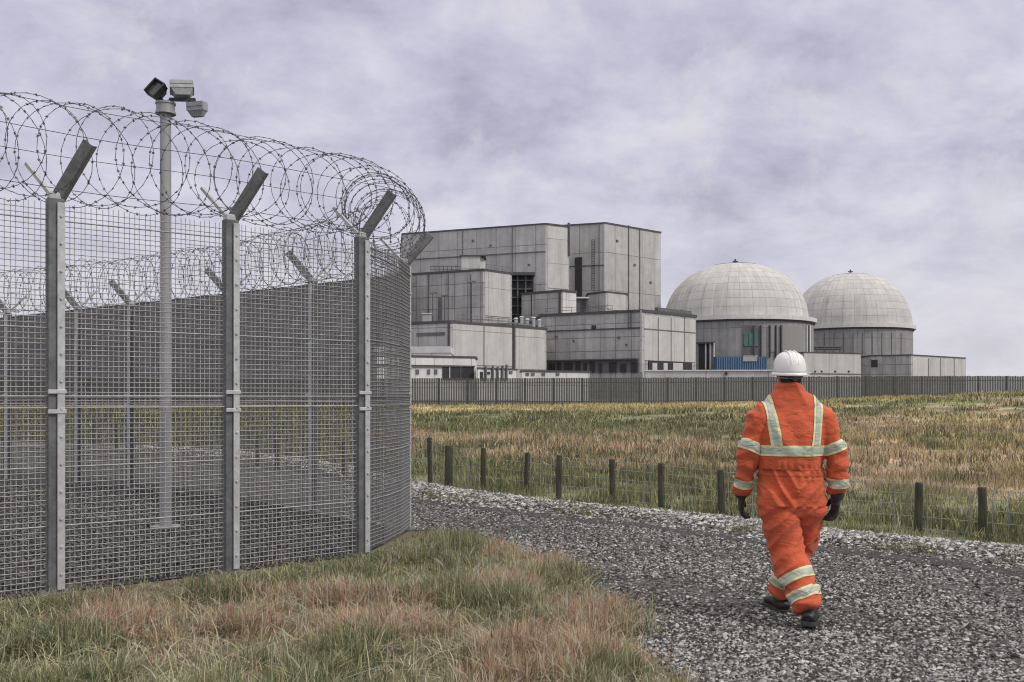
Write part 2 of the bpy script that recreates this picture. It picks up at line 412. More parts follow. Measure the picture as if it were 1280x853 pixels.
v_up = catmull([gpt(*p)[:2] for p in ((1700, 735), (1480, 708), (1265, 689), (1030, 668), (950, 657), (848, 646), (640, 625), (512, 603), (400, 580), (250, 564), (0, 554), (-500, 548))])
v_lo = catmull([gpt(*p)[:2] for p in ((1700, 772), (1480, 738), (1265, 709), (1030, 682), (950, 672), (848, 659), (640, 637), (512, 619), (400, 588), (250, 570), (0, 559), (-500, 552))])
GREEN, OLIVE, STRAW, PINK, BRIGHT = (np.array(c) for c in
    ((0.205, 0.220, 0.122), (0.125, 0.135, 0.075), (0.52, 0.42, 0.22), (0.56, 0.39, 0.30), (0.27, 0.31, 0.12)))
def field_col(x, y):
    x, y = np.asarray(x, float), np.asarray(y, float)
    wob = (fbm(x, y, 0.11, 1) - 0.5)
    yy = y * (1 + 0.5 * wob)
    vx_ = v_up[:, 0] / v_up[:, 1]; o_ = np.argsort(vx_); rv = yy / np.interp(x / np.maximum(y, 1), vx_[o_], v_up[o_, 1])
    rt = sst(4, 14, x - 0.08 * y)
    c = np.broadcast_to(GREEN, x.shape + (3,)).copy()
    def mixin(c, colr, a): return c * (1 - a[..., None]) + colr * a[..., None]
    c = mixin(c, PINK, sst(1.35, 1.6, rv) * (1 - sst(36, 42, yy)) * (0.55 + 0.4 * sst(0.4, 0.6, fbm(x, y, 0.5, 2))))
    c = mixin(c, STRAW, sst(62, 68, yy) * (1 - sst(86, 89, y)))
    c = mixin(c, PINK * 0.9, rt * sst(1.25, 1.55, rv) * (1 - sst(50, 66, yy)) * 0.8)
    c = mixin(c, STRAW, rt * sst(0.52, 0.62, fbm(x, y, 0.25, 4)) * (1 - sst(50, 60, y)) * sst(1.4, 1.8, rv) * 0.9)
    c = mixin(c, BRIGHT, sst(88, 89.5, y) * (1 - sst(93, 94, y)))
    c = mixin(c, BRIGHT * 0.9, sst(18, 26, x) * sst(44, 54, yy) * 0.9 * sst(0.42, 0.55, fbm(x, y, 0.3, 5)))
    c = mixin(c, OLIVE, 0.85 * sst(0.47, 0.58, fbm(x, y, 0.55, 0)) * (1 - sst(60, 80, y)))
    c = mixin(c, OLIVE * 0.8, 0.75 * sst(0.10, 0.16, -x / np.maximum(y, 1)))
    c = mixin(c, np.array((0.17, 0.165, 0.16)), sst(93, 97, y))
    return c

ys = np.concatenate([np.arange(-30, 8, 2.0), np.arange(8, 40, 0.5), np.arange(40, 100, 0.8), np.arange(100, 400, 15), np.geomspace(400, 7000, 16)])
xs = np.concatenate([-np.geomspace(7000, 80, 18), np.arange(-76, -30, 1.5), np.arange(-30, 30, 0.6), np.arange(30, 78, 1.2), np.geomspace(80, 7000, 18)])
XX, YY = np.meshgrid(xs, ys); ZZ = terr(XX, YY)
nx, ny = len(xs), len(ys)
ii = (np.arange(ny - 1)[:, None] * nx + np.arange(nx - 1)[None, :]).ravel()
g = mesh_np('ground', np.stack([XX, YY, ZZ], -1), np.stack([ii, ii + 1, ii + nx + 1, ii + nx], 1), M['terrain'], col=field_col(XX, YY).reshape(-1, 3), smooth=True)
tag(g, kind='structure')

# the road: its far edge under the verge, its near edge under the grass and along the rear fence
near = [gpt(*p)[:2] for p in ((-500, 575), (0, 588), (150, 601), (285, 620), (390, 642), (500, 663), (530, 664), (560, 668), (620, 687), (690, 699), (745, 735), (785, 775), (803, 810), (850, 853), (930, 930), (1040, 1150))]
road_near = catmull(near, 6)
def ribbon(name, a, b, z, mat, n=8, crown=0.0):
    """sheet between two polylines resampled to the same count"""
    def res(P, k_):
        d = np.concatenate([[0], np.cumsum(np.linalg.norm(np.diff(P, axis=0), axis=1))]); t = np.linspace(0, d[-1], k_)
        return np.stack([np.interp(t, d, P[:, 0]), np.interp(t, d, P[:, 1])], 1)
    k_ = 90; A, B = res(a, k_), res(b, k_)
    tt = np.linspace(0, 1, n)
    P = A[None] * (1 - tt[:, None, None]) + B[None] * tt[:, None, None]
    z_ = z + crown * np.sin(np.pi * tt)[:, None] * np.ones((1, k_))
    V = np.concatenate([P, z_[..., None]], -1).reshape(-1, 3)
    i_ = (np.arange(n - 1)[:, None] * k_ + np.arange(k_ - 1)[None]).ravel()
    return mesh_np(name, V, np.stack([i_, i_ + 1, i_ + k_ + 1, i_ + k_], 1), mat, smooth=True)
# road outline triangulated as one sheet
def sheet(name, pts, z, mat):
    P_ = [Vector((float(p[0]), float(p[1]))) for p in pts]; n = len(P_)
    vv, _, ff, *_r = delaunay_2d_cdt(P_, [(i, (i + 1) % n) for i in range(n)], [], 1, 1e-4)
    me = bpy.data.meshes.new(name); me.from_pydata([(v.x, v.y, z) for v in vv], [], [tuple(f) for f in ff])
    return link(name, me, mat)
v_mid = (v_up + v_lo) / 2
road_poly = [tuple(p) for p in v_mid] + [tuple(p) for p in road_near] + [(5.0, 2.2), (7.6, 5.0)]
tag(sheet('road', road_poly, 0.006, M['road']), kind='structure')
tag(ribbon('gravel_verge', v_up, v_lo, 0.004, M['vergeground'], 9, 0.10), kind='structure')
# strip of dark grit between road and verge, with few loose stones
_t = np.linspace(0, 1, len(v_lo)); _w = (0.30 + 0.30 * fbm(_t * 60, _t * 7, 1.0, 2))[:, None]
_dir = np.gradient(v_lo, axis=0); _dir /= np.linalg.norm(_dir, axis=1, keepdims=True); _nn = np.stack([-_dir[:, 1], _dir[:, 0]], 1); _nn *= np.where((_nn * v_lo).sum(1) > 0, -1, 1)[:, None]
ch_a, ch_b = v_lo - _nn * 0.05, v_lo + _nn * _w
tag(ribbon('verge_edge_strip', ch_a, ch_b, 0.011, m_chips('dark_grit', (0.012, 0.012, 0.013), (0.09, 0.088, 0.09), 40, 0.8, 0.8, 0.02), 4), kind='structure')
strip_poly = [tuple(p) for p in ch_a] + [tuple(p) for p in ch_b[::-1]]

# the fenced compound: near run p0..p3, the corner, then the rear run
FP = [(-6.15, 5.35), (-4.86, 6.43), (-3.58, 7.52), (-2.47, 8.42), (-1.46, 9.32), (-1.185, 11.1)]
BP = [(-1.185, 11.1), (-2.67, 12.85), (-4.30, 14.55), (-6.40, 16.1), (-7.62, 16.85), (-9.3, 17.7), (-12.0, 18.9)]
yard_poly = FP[:] + [near[i] for i in (5, 4, 3, 2, 1, 0)] + [(-18.0, 12.0), (-9.0, 5.0)]
tag(sheet('compound_ground', yard_poly, 0.010, M['yard']), kind='structure')

def inpoly(x, y, P):
    P = np.asarray(P); ins = np.zeros(len(x), bool); n = len(P)
    for i in range(n):
        x0, y0 = P[i]; x1, y1 = P[(i + 1) % n]
        c = ((y0 > y) != (y1 > y)) & (x < (x1 - x0) * (y - y0) / ((y1 - y0) + 1e-12) + x0); ins ^= c
    return ins

# ------------------------------------------------------------------ loose stones
def stones(name, x, y, z, size, col):
    n = len(x)
    base = np.array([(1, 0, 0), (-1, 0, 0), (0, 1, 0), (0, -1, 0), (0, 0, 1), (0, 0, -1)], float)
    tri = np.array([(0, 2, 4), (2, 1, 4), (1, 3, 4), (3, 0, 4), (2, 0, 5), (1, 2, 5), (3, 1, 5), (0, 3, 5)])
    V = base[None] * (1 + 0.45 * (RNG.random((n, 6, 1)) - 0.5)) + 0.25 * (RNG.random((n, 6, 3)) - 0.5)
    V[..., 2] *= 0.62
    a = RNG.random(n) * 2 * np.pi; ca, sa = np.cos(a)[:, None], np.sin(a)[:, None]
    X, Y = V[..., 0] * ca - V[..., 1] * sa, V[..., 0] * sa + V[..., 1] * ca
    V = np.stack([X, Y * 0.8, V[..., 2]], -1) * size[:, None, None]
    V += np.stack([x, y, z + size * 0.25], -1)[:, None]
    T = (np.arange(n) * 6)[:, None, None] + tri[None]
    o = mesh_np(name, V.reshape(-1, 3), T.reshape(-1, 3), M['stone'], col=np.repeat(col, 6, axis=0))
    return tag(o, kind='stuff')

def greys(n, lo, hi, tint=(1, 1, 1.03), p=1.5):
    v_ = lo + (hi - lo) * RNG.random(n) ** p
    return v_[:, None] * np.array(tint)[None] * (1 + 0.04 * (RNG.random((n, 3)) - 0.5))

def distpoly(x, y, P):
    r_ = np.full(len(x), 1e9); P = np.asarray(P)
    for a, b in zip(P[:-1], P[1:]):
        ab = b - a; t = np.clip(((x - a[0]) * ab[0] + (y - a[1]) * ab[1]) / (ab @ ab + 1e-9), 0, 1)
        r_ = np.minimum(r_, np.hypot(x - a[0] - t * ab[0], y - a[1] - t * ab[1]))
    return r_
# on the road, thinning with distance
n = 360000
d = 4.6 + (19 - 4.6) * RNG.random(n) ** 1.55; px_ = RNG.uniform(430, 1680, n); x = (px_ - 640) / F * d
# compacted wheel tracks carry fewer loose stones
dl = distpoly(x, d, v_lo); trk = np.maximum(np.exp(-((dl - 1.25) / 0.32) ** 2), np.exp(-((dl - 3.0) / 0.36) ** 2))
kp = RNG.random(n) < (0.95 - 0.62 * trk) * (0.6 + 0.5 * sst(0.3, 0.6, fbm(x, d, 0.8, 1)))
ok = kp & inpoly(x, d, road_poly) & ~(inpoly(x, d, strip_poly) & (RNG.random(n) < 0.8)); x, d = x[ok], d[ok]
sz = RNG.lognormal(-4.66, 0.33, len(x)).clip(0.004, 0.026) * (0.86 + d / 40)
o = stones('loose_chippings', x, d, np.full(len(x), 0.006), sz, greys(len(x), 0.03, 0.54, (1, 0.99, 0.985), 2.3))
tag(o, 'grey stone chippings scattered over the dark road surface', 'chippings')
# on the verge
def along_band(a, b, n, spread=0.0):
    t = RNG.random(n); i = t * (len(a) - 1.001); j = i.astype(int); f_ = (i - j)[:, None]
    A = a[j] * (1 - f_) + a[j + 1] * f_; B = b[j] * (1 - f_) + b[j + 1] * f_
    s_ = RNG.normal(0.5, 0.26 + spread, n)[:, None]
    return A * (1 - s_) + B * s_, np.clip(s_[:, 0], 0, 1)
P, s_ = along_band(v_up[0:95], v_lo[0:95], 66000)
sz = RNG.lognormal(-4.25, 0.38, len(P)).clip(0.006, 0.04) * (0.7 + P[:, 1] / 30)
o = stones('verge_stones', P[:, 0], P[:, 1], 0.006 + 0.10 * np.sin(np.pi * s_), sz, greys(len(P), 0.06, 0.62, (1, 0.985, 0.96), 1.7))
tag(o, 'pale loose stones heaped along the far edge of the road', 'gravel')
# inside the compound
n = 60000
d = RNG.uniform(6.0, 17, n); x = (RNG.uniform(-60, 520, n) - 640) / F * d; ok = inpoly(x, d, yard_poly); x, d = x[ok], d[ok]
o = stones('compound_stones', x, d, np.full(len(x), 0.01), RNG.uniform(0.008, 0.02, len(x)), greys(len(x), 0.015, 0.22, (1, 1, 1.02), 2.2))
tag(o, 'dark loose stones on the ground inside the wire compound', 'gravel')

# ------------------------------------------------------------------ grass
def blades(name, x, y, z, h, wd, col, lean=0.45, label=None, cat='grass', drop=None):
    n = len(x); a = RNG.random(n) * 2 * np.pi; lx, ly = np.cos(a), np.sin(a)
    ln = np.abs(RNG.normal(0, lean, n)); b = a + np.pi / 2 + RNG.normal(0, 0.5, n)
    wx, wy = np.cos(b) * wd / 2, np.sin(b) * wd / 2
    def lev(t, ws):
        k_ = h * ln * t ** 1.8
        cx, cy, cz = x + lx * k_, y + ly * k_, z + h * t * (1 - 0.25 * np.minimum(ln, 1.2) * t)
        return np.stack([cx - wx * ws, cy - wy * ws, cz], -1), np.stack([cx + wx * ws, cy + wy * ws, cz], -1)
    a0, a1 = lev(0.0, 1.0); b0, b1 = lev(0.45, 0.85); c0, c1 = lev(0.8, 0.5); t0, _ = lev(1.0, 0.0)
    V = np.stack([a0, a1, b0, b1, c0, c1, t0], 1)
    tri = np.array([(0, 1, 3), (0, 3, 2), (2, 3, 5), (2, 5, 4), (4, 5, 6)])
    T = (np.arange(n) * 7)[:, None, None] + tri[None]
    o = mesh_np(name, V.reshape(-1, 3), T.reshape(-1, 3), M['blade'], col=np.repeat(col, 7, axis=0))
    return tag(o, label, cat, kind='stuff')

def vary(c, s=0.35):
    n = len(c); return np.clip(c * np.exp(RNG.normal(0, s, (n, 1))) * (1 + 0.12 * (RNG.random((n, 3)) - 0.5)), 0.01, 0.6)

# foreground patch at the foot of the near fence
fg_poly = [gpt(*p)[:2] for p in ((515, 664), (560, 668), (620, 687), (690, 699), (745, 735), (785, 775), (803, 810), (850, 853), (930, 930))] + [(0.4, 3.6), (-5.5, 3.6), (-7.2, 4.4)] + FP[:]
def fg_edge(x, y):
    return x
n = 175000
d = RNG.uniform(4.2, 11.2, n); px_ = RNG.uniform(-60, 860, n); x = (px_ - 640) / F * d
# ragged border
xr, dr = x + 0.10 * RNG.normal(size=n), d + 0.10 * RNG.normal(size=n)
ok = inpoly(xr, dr, fg_poly); x, d = x[ok], d[ok]
cl = fbm(x, d, 2.2, 2)
keep = (RNG.random(len(x)) < 0.22 + 0.9 * sst(0.36, 0.6, cl)) & (distpoly(x, d, FP) > 0.10 + 0.35 * RNG.random(len(x)) ** 2); x, d = x[keep], d[keep]
cl = fbm(x, d, 2.2, 2); dead = fbm(x + 9, d, 0.75, 4)
pd = sst(0.49, 0.58, dead) * 0.9 + 0.05
isd = RNG.random(len(x)) < pd
c = np.where(isd[:, None], np.array((0.48, 0.32, 0.235)), GREEN * 1.0)
c = np.where((RNG.random(len(x)) < 0.16)[:, None], np.array((0.48, 0.48, 0.32)), c)
h = (0.05 + 0.125 * sst(0.3, 0.7, cl)) * RNG.uniform(0.45, 1.4, len(x))
dfe = distpoly(x, d, FP); h *= 0.45 + 0.55 * sst(0.25, 0.9, dfe)
blades('foreground_grass', x, d, np.zeros(len(x)), h, RNG.uniform(0.004, 0.0095, len(x)), vary(c, 0.45), 0.85,
       'long green and dead brown grass at the foot of the mesh fence')
# a sheet of soil and thatch below it
so = sheet('grass_soil', fg_poly, 0.003, m_plain('thatch_soil', (0.13, 0.115, 0.075), 0.95, 0, 0.6, 18, 0.6)); tag(so, kind='structure')

# flattened dead thatch and a few long seed stalks
n = 14000; d = RNG.uniform(4.2, 11.2, n); x = (RNG.uniform(-60, 860, n) - 640) / F * d; ok = inpoly(x, d, fg_poly) & (distpoly(x, d, FP) > 0.3) & (RNG.random(n) < sst(0.3, 0.6, fbm(x, d, 1.6, 5))); x, d = x[ok], d[ok]
blades('dead_thatch', x, d, 0.01 + 0.05 * RNG.random(len(x)), RNG.uniform(0.03, 0.10, len(x)), RNG.uniform(0.004, 0.008, len(x)), vary(np.broadcast_to(np.array((0.50, 0.44, 0.30)), (len(x), 3)), 0.3), 2.6,
       'flattened pale dead stalks lying in the foreground grass')
n = 900; d = RNG.uniform(4.6, 10.5, n); x = (RNG.uniform(-60, 820, n) - 640) / F * d; ok = inpoly(x, d, fg_poly) & (distpoly(x, d, FP) > 0.5); x, d = x[ok], d[ok]
blades('seed_stalks', x, d, np.zeros(len(x)), RNG.uniform(0.16, 0.32, len(x)), RNG.uniform(0.003, 0.006, len(x)), vary(np.broadcast_to(np.array((0.55, 0.50, 0.33)), (len(x), 3)), 0.2), 0.55,
       'thin straw coloured seed stalks standing above the foreground grass')
# small weeds rooted in the verge and the road edge
n = 60000; i_ = RNG.integers(6, 96, n); off = RNG.normal(0.15, 0.5, n); P = v_up[i_] + (v_up[i_ + 1] - v_up[i_]) * RNG.random((n, 1)); P = P + (v_lo[i_] - v_up[i_]) * off[:, None]
kp = RNG.random(n) < sst(0.56, 0.72, fbm(P[:, 0], P[:, 1], 1.5, 2)); P = P[kp]
blades('verge_weeds', P[:, 0], P[:, 1], np.full(len(P), 0.03), RNG.uniform(0.03, 0.12, len(P)), RNG.uniform(0.006, 0.014, len(P)), vary(np.broadcast_to(GREEN, (len(P), 3)), 0.35), 0.8,
       'small weeds creeping over the stones of the road verge')

# verge and field beyond the road
def beyond(x, y):
    """distance behind the verge's outer edge, judged along the view"""
    pxx = x / y; vx = v_up[:, 0] / v_up[:, 1]; o_ = np.argsort(vx)
    return y - np.interp(pxx, vx[o_], v_up[o_, 1])
def field(n, d0, d1, p, hr, wr, lean, name, label, thin=0.3):
    d = d0 + (d1 - d0) * RNG.random(n) ** p; x = (RNG.uniform(-40, 1480, n) - 640) / F * d
    ok = beyond(x, d) > RNG.uniform(-0.12, 0.25, n); x, d = x[ok], d[ok]
    cl = fbm(x, d, 1.1 if d0 < 25 else 0.5, 3); k_ = RNG.random(len(x)) < thin + sst(0.36, 0.6, cl); x, d = x[k_], d[k_]
    cl = fbm(x, d, 1.1 if d0 < 25 else 0.5, 3)
    c = field_col(x, d)
    j = RNG.random(len(x)); c = np.where((j < 0.13)[:, None], STRAW * 0.95, c); c = np.where((j > 0.82)[:, None], OLIVE, c)
    near_f = 0.55 + 0.45 * sst(0.2, 1.6, beyond(x, d))
    h = RNG.uniform(*hr, len(x)) * (0.55 + 0.9 * sst(0.3, 0.65, cl)) * near_f
    blades(name, x, d, terr(x, d) - 0.01, h, RNG.uniform(*wr, len(x)), vary(c, 0.4), lean, label)
field(170000, 7.6, 21, 1.0, (0.06, 0.20), (0.006, 0.014), 0.5, 'verge_grass', 'rough green grass along the low timber post fence')
field(122000, 19, 46, 1.0, (0.12, 0.27), (0.014, 0.034), 0.6, 'moor_grass', 'tussocky brown and green moor grass in the middle of the field', 0.2)
field(100000, 44, 91, 1.0, (0.12, 0.28), (0.035, 0.08), 0.55, 'far_field_grass', 'straw coloured grass reaching back to the dark palisade fence', 0.2)

# ------------------------------------------------------------------ the near security fence and its rear run
FH = 3.06
def panel(parent, a, b, r_v, r_h, mat, pitch, z0=0.04):
    a, b = np.array(a), np.array(b); ln = np.linalg.norm(b - a); u = (b - a) / ln
    nv = max(2, int(round(ln / pitch))); t = (np.arange(nv) + 0.5) / nv * ln
    wob = RNG.normal(0, 0.0025, nv)
    P = a[None] + u[None] * (t + wob)[:, None]
    A = np.column_stack([P, np.full(nv, z0)]); B = np.column_stack([P + u * RNG.normal(0, 0.004, (nv, 1)), np.full(nv, FH - 0.0) + RNG.normal(0, 0.004, nv)])
    zs = np.concatenate([np.arange(z0 + 0.03, 1.44, pitch), np.arange(1.47, 1.56, pitch * 0.5), np.arange(1.58, FH - 0.03, pitch)])
    zs = zs + RNG.normal(0, 0.002, len(zs))
    nrm = np.array([u[1], -u[0]]) * 0.006
    A2 = np.column_stack([np.tile(a + nrm, (len(zs), 1)), zs]); B2 = np.column_stack([np.tile(b + nrm, (len(zs), 1)), zs + RNG.normal(0, 0.003, len(zs))])
    rr = np.concatenate([np.full(nv, r_v), np.full(len(zs), r_h)])
    for zz in (0.54, 1.0, 2.1, FH - 0.12):
        kz = np.argmin(abs(zs - zz)); rr[nv + kz] *= 1.8
    V, Q = bars_np(np.concatenate([A, A2]), np.concatenate([B, B2]), rr)
    return mesh_np('mesh_panel', V, Q, mat, parent)

def rail(parent, a, b, mat):
    mb = MB(); u = (Vector((*b, 0)) - Vector((*a, 0))).normalized(); n_ = Vector((u.y, -u.x, 0)) * 0.022
    for z in (1.462, 1.552):
        mb.bar(Vector((*a, z)) + n_, Vector((*b, z)) + n_, 0.009, 0.009)
    return mb.build('rail', mat, parent)

def fence_post(parent, p, u, out_dir, in_dir, near=True):
    """box post, bolted clamp bar on its outer face, Y of two arms"""
    u = Vector((u[0], u[1], 0)).normalized(); n_ = Vector((u.y, -u.x, 0))
    Mx = Matrix((u, n_, Vector((0, 0, 1)))).transposed()
    base = Vector((p[0], p[1], 0))
    mb = MB(); mb.box(base + Vector((0, 0, FH / 2 + 0.01)), (0.120, 0.09, FH + 0.05), Mx)
    mb.box(base + Vector((0, 0, 0.012)), (0.20, 0.20, 0.024), Mx)
    post = mb.build('post', M['galv_dark'], parent, bevel=0.006)
    cb_ = MB(); c0 = base + n_ * 0.0565 + u * 0.030
    cb_.box(c0 + Vector((0, 0, FH / 2 + 0.02)), (0.056, 0.018, FH - 0.04), Mx)
    for k_ in range(14):
        z = 0.16 + k_ * 0.215
        q = c0 + Vector((0, 0, z)) + n_ * 0.008; cb_.cyl(q, q + n_ * 0.014, 0.011, n=8)
    for z in (1.43, 1.585):
        cb_.box(base + n_ * 0.066 + Vector((0, 0, z)), (0.135, 0.014, 0.032), Mx)
    cb_.build('clamp_bar', M['galv'], post, bevel=0.003 if near else 0)
    br_ = MB(); top = base + Vector((0, 0, FH + 0.03))
    br_.box(top, (0.10, 0.085, 0.10), Mx); br_.build('cap_bracket', M['galv'], post, bevel=0.006)
    od = Vector(out_dir); tip = top + od
    ax = od.normalized(); side = ax.cross(Vector((0, 1, 0))).normalized()
    a1 = MB(); s0 = top + ax * 0.02
    # angle section: two flanges
    fl = ax.cross(side).normalized()
    a1.bar(s0, tip, 0.088, 0.010, up=fl); 
    a1.bar(s0 + side * 0.042 - fl * 0.03, tip + side * 0.042 - fl * 0.03, 0.010, 0.066, up=fl)
    a1.bar(s0 - side * 0.042 - fl * 0.03, tip - side * 0.042 - fl * 0.03, 0.010, 0.066, up=fl)
    a1.build('arm', M['arm'], post, bevel=0.003)
    a2 = MB(); tip2 = top + Vector(in_dir); a2.bar(top, tip2, 0.036, 0.028); a2.build('arm', M['galv'], post)
    return post

nf = empty('security_fence', (FP[3][0], FP[3][1], 0), 'tall grey steel mesh security fence nearest the camera with bolted box posts', 'fence')
ND = (0.305, -0.10, 0.42); NI = (-0.30, 0.16, 0.32)
for i in range(1, len(FP)):
    a = FP[i - 1] if i > 1 else FP[1]; b = FP[min(i + 1, len(FP) - 1)]
    u = (FP[min(i + 1, 4)][0] - FP[i - 1][0], FP[min(i + 1, 4)][1] - FP[i - 1][1]) if i < 5 else (FP[5][0] - FP[4][0], FP[5][1] - FP[4][1])
    if i == 5: fence_post(nf, (FP[5][0] - 0.06, FP[5][1] + 0.02), u, (0.30, 0.0, 0.34), NI)
    else: fence_post(nf, FP[i], u, ND, NI)
for i in range(len(FP) - 1):
    if i == 4:
        # the rounded return panel is bowed slightly outwards
        a, b = np.array(FP[4]), np.array(FP[5]); nn = np.array([(b - a)[1], -(b - a)[0]]) / np.linalg.norm(b - a)
        Q_ = [a + (b - a) * t + nn * 0.07 * math.sin(math.pi * t) for t in (0, 0.33, 0.66, 1.0)]
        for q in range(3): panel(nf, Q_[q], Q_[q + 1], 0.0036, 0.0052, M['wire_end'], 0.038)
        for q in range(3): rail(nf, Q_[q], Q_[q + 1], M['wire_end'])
    else:
        panel(nf, FP[i], FP[i + 1], 0.0032, 0.0033, M['wire'], 0.042); rail(nf, FP[i], FP[i + 1], M['rail'])

bf = empty('security_fence', (BP[3][0], BP[3][1], 0), 'darker rear mesh security fence seen through the near one, posts with raked arms', 'fence')
for i in range(1, len(BP)):
    u = (BP[i - 1][0] - BP[min(i + 1, len(BP) - 1)][0], BP[i - 1][1] - BP[min(i + 1, len(BP) - 1)][1])
    fence_post(bf, BP[i], u, (-0.34, 0.02, 0.40), (0.30, 0.1, 0.34), near=False)
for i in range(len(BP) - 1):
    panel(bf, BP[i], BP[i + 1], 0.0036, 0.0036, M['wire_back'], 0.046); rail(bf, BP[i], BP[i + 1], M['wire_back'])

def razor(name, path, rad, zc, pitch, wire_r, label, seed, barb=0.022, barb_step=0.10, lean_=0.25):
    rng = np.random.default_rng(seed); P = catmull(path, 14)
    dd = np.concatenate([[0], np.cumsum(np.linalg.norm(np.diff(P, axis=0), axis=1))]); Lt = dd[-1]
    SA, SB = [], []; BA, BB = [], []
    per = 26
    for hand in (1, -1):
        nt_ = int(Lt / pitch); th = np.arange(nt_ * per + 1) / per
        jit = np.interp(th, np.arange(nt_ + 2), rng.normal(0, 0.22, nt_ + 2)); jr = np.interp(th, np.arange(nt_ + 2), rng.normal(1, 0.09, nt_ + 2))
        jz = np.interp(th, np.arange(nt_ + 2), rng.normal(0, 0.02, nt_ + 2))
        s_ = np.clip((th + jit) * pitch + lean_ * np.cos(2 * np.pi * th + (0.25 if hand > 0 else -1.25)) * jr, 0, Lt)
        cx, cy = np.interp(s_, dd, P[:, 0]), np.interp(s_, dd, P[:, 1])
        e_ = 0.05; tx = np.interp(np.minimum(s_ + e_, Lt), dd, P[:, 0]) - np.interp(np.maximum(s_ - e_, 0), dd, P[:, 0]); ty = np.interp(np.minimum(s_ + e_, Lt), dd, P[:, 1]) - np.interp(np.maximum(s_ - e_, 0), dd, P[:, 1])
        tl = np.hypot(tx, ty) + 1e-9; nx_, ny_ = ty / tl, -tx / tl
        ang = 2 * np.pi * th * hand + (0.9 if hand < 0 else 0)
        rr = rad * jr
        W = np.stack([cx + nx_ * rr * np.cos(ang), cy + ny_ * rr * np.cos(ang), zc + jz + rr * np.sin(ang)], -1)
        SA.append(W[:-1]); SB.append(W[1:])
        # barbs: crossed blades clipped on the core wire
        ld = np.concatenate([[0], np.cumsum(np.linalg.norm(np.diff(W, axis=0), axis=1))]); q = np.arange(0.02, ld[-1], barb_step) 
        q = q + rng.normal(0, 0.012, len(q))
        C = np.stack([np.interp(q, ld, W[:, k_]) for k_ in range(3)], -1); D = np.stack([np.interp(q + 0.01, ld, W[:, k_]) for k_ in range(3)], -1) - C
        D /= np.linalg.norm(D, axis=1, keepdims=True) + 1e-9
        r_ = rng.normal(size=C.shape); X_ = np.cross(D, r_); X_ /= np.linalg.norm(X_, axis=1, keepdims=True) + 1e-9
        v1 = (X_ + 0.7 * D) * barb / 2; v2 = (X_ - 0.7 * D) * barb / 2
        BA += [C - v1, C - v2]; BB += [C + v1, C + v2]
    # straight support strands
    for ang in (math.pi / 2, 0.15, math.pi - 0.15, -math.pi / 2 + 0.5):
        s_ = np.linspace(0, Lt, int(Lt / 0.25) + 2); cx, cy = np.interp(s_, dd, P[:, 0]), np.interp(s_, dd, P[:, 1])
        tx, ty = np.gradient(cx), np.gradient(cy); tl = np.hypot(tx, ty); nx_, ny_ = ty / tl, -tx / tl
        W = np.stack([cx + nx_ * rad * math.cos(ang), cy + ny_ * rad * math.cos(ang), zc + rad * math.sin(ang) + 0.01 * np.sin(s_ * 3)], -1)
        SA.append(W[:-1]); SB.append(W[1:])
    SA, SB = np.concatenate(SA), np.concatenate(SB); BA, BB = np.concatenate(BA), np.concatenate(BB)
    V, Q = bars_np(np.concatenate([SA, BA]), np.concatenate([SB, BB]), np.concatenate([np.full(len(SA), wire_r), np.full(len(BA), wire_r * 1.05)]))
    o = mesh_np(name, V, Q, M['razor'], None)
    return tag(o, label, 'razor wire')
cpath = [(p[0] + 0.02, p[1]) for p in FP[:5]] + [(-1.36, 10.1), (-1.36, 10.9), (-1.66, 11.6)]
razor('razor_wire', cpath, 0.37, FH + 0.41, 0.27, 0.0028, 'coiled razor wire along the top of the nearest mesh fence', 3)
razor('razor_wire', [(-1.75, 11.75)] + BP[1:], 0.38, FH + 0.42, 0.32, 0.0036, 'further coil of razor wire on top of the rear mesh fence', 5, 0.03, 0.16, 0.2)

# ------------------------------------------------------------------ floodlight mast inside the compound
MD = 11.3; mxx = xat(207, MD)
mast = empty('floodlight_mast', (mxx, MD, 0), 'grey floodlight mast with three lamps standing inside the mesh compound', 'light mast')
topz = zat(140, MD)
mb = MB(); mb.cyl((mxx, MD, 0.02), (mxx, MD, topz), 0.072, 0.062, 20); mb.cyl((mxx, MD, 0.0), (mxx, MD, 0.03), 0.17, n=20); mb.build('pole', M['pole'], mast, smooth=False)
mb = MB(); mb.cyl((mxx, MD, topz - 0.02), (mxx, MD, topz + 0.10), 0.105, n=24); mb.cyl((mxx, MD, topz - 0.03), (mxx, MD, topz - 0.005), 0.118, n=24); mb.cyl((mxx, MD, topz + 0.085), (mxx, MD, topz + 0.105), 0.116, n=24)
mb.build('head_collar', M['pole'], mast)
mb = MB()
mb.bar((mxx - 0.02, MD, topz + 0.12), (mxx - 0.10, MD, topz + 0.20), 0.04, 0.03); mb.bar((mxx + 0.03, MD, topz + 0.12), (mxx + 0.17, MD, topz + 0.17), 0.04, 0.03)
mb.bar((mxx + 0.05, MD, topz + 0.145), (mxx + 0.36, MD - 0.03, topz + 0.13), 0.04, 0.035); mb.bar((mxx + 0.34, MD - 0.03, topz + 0.15), (mxx + 0.36, MD - 0.03, topz + 0.02), 0.03, 0.03)
mb.build('bracket', M['black'], mast)
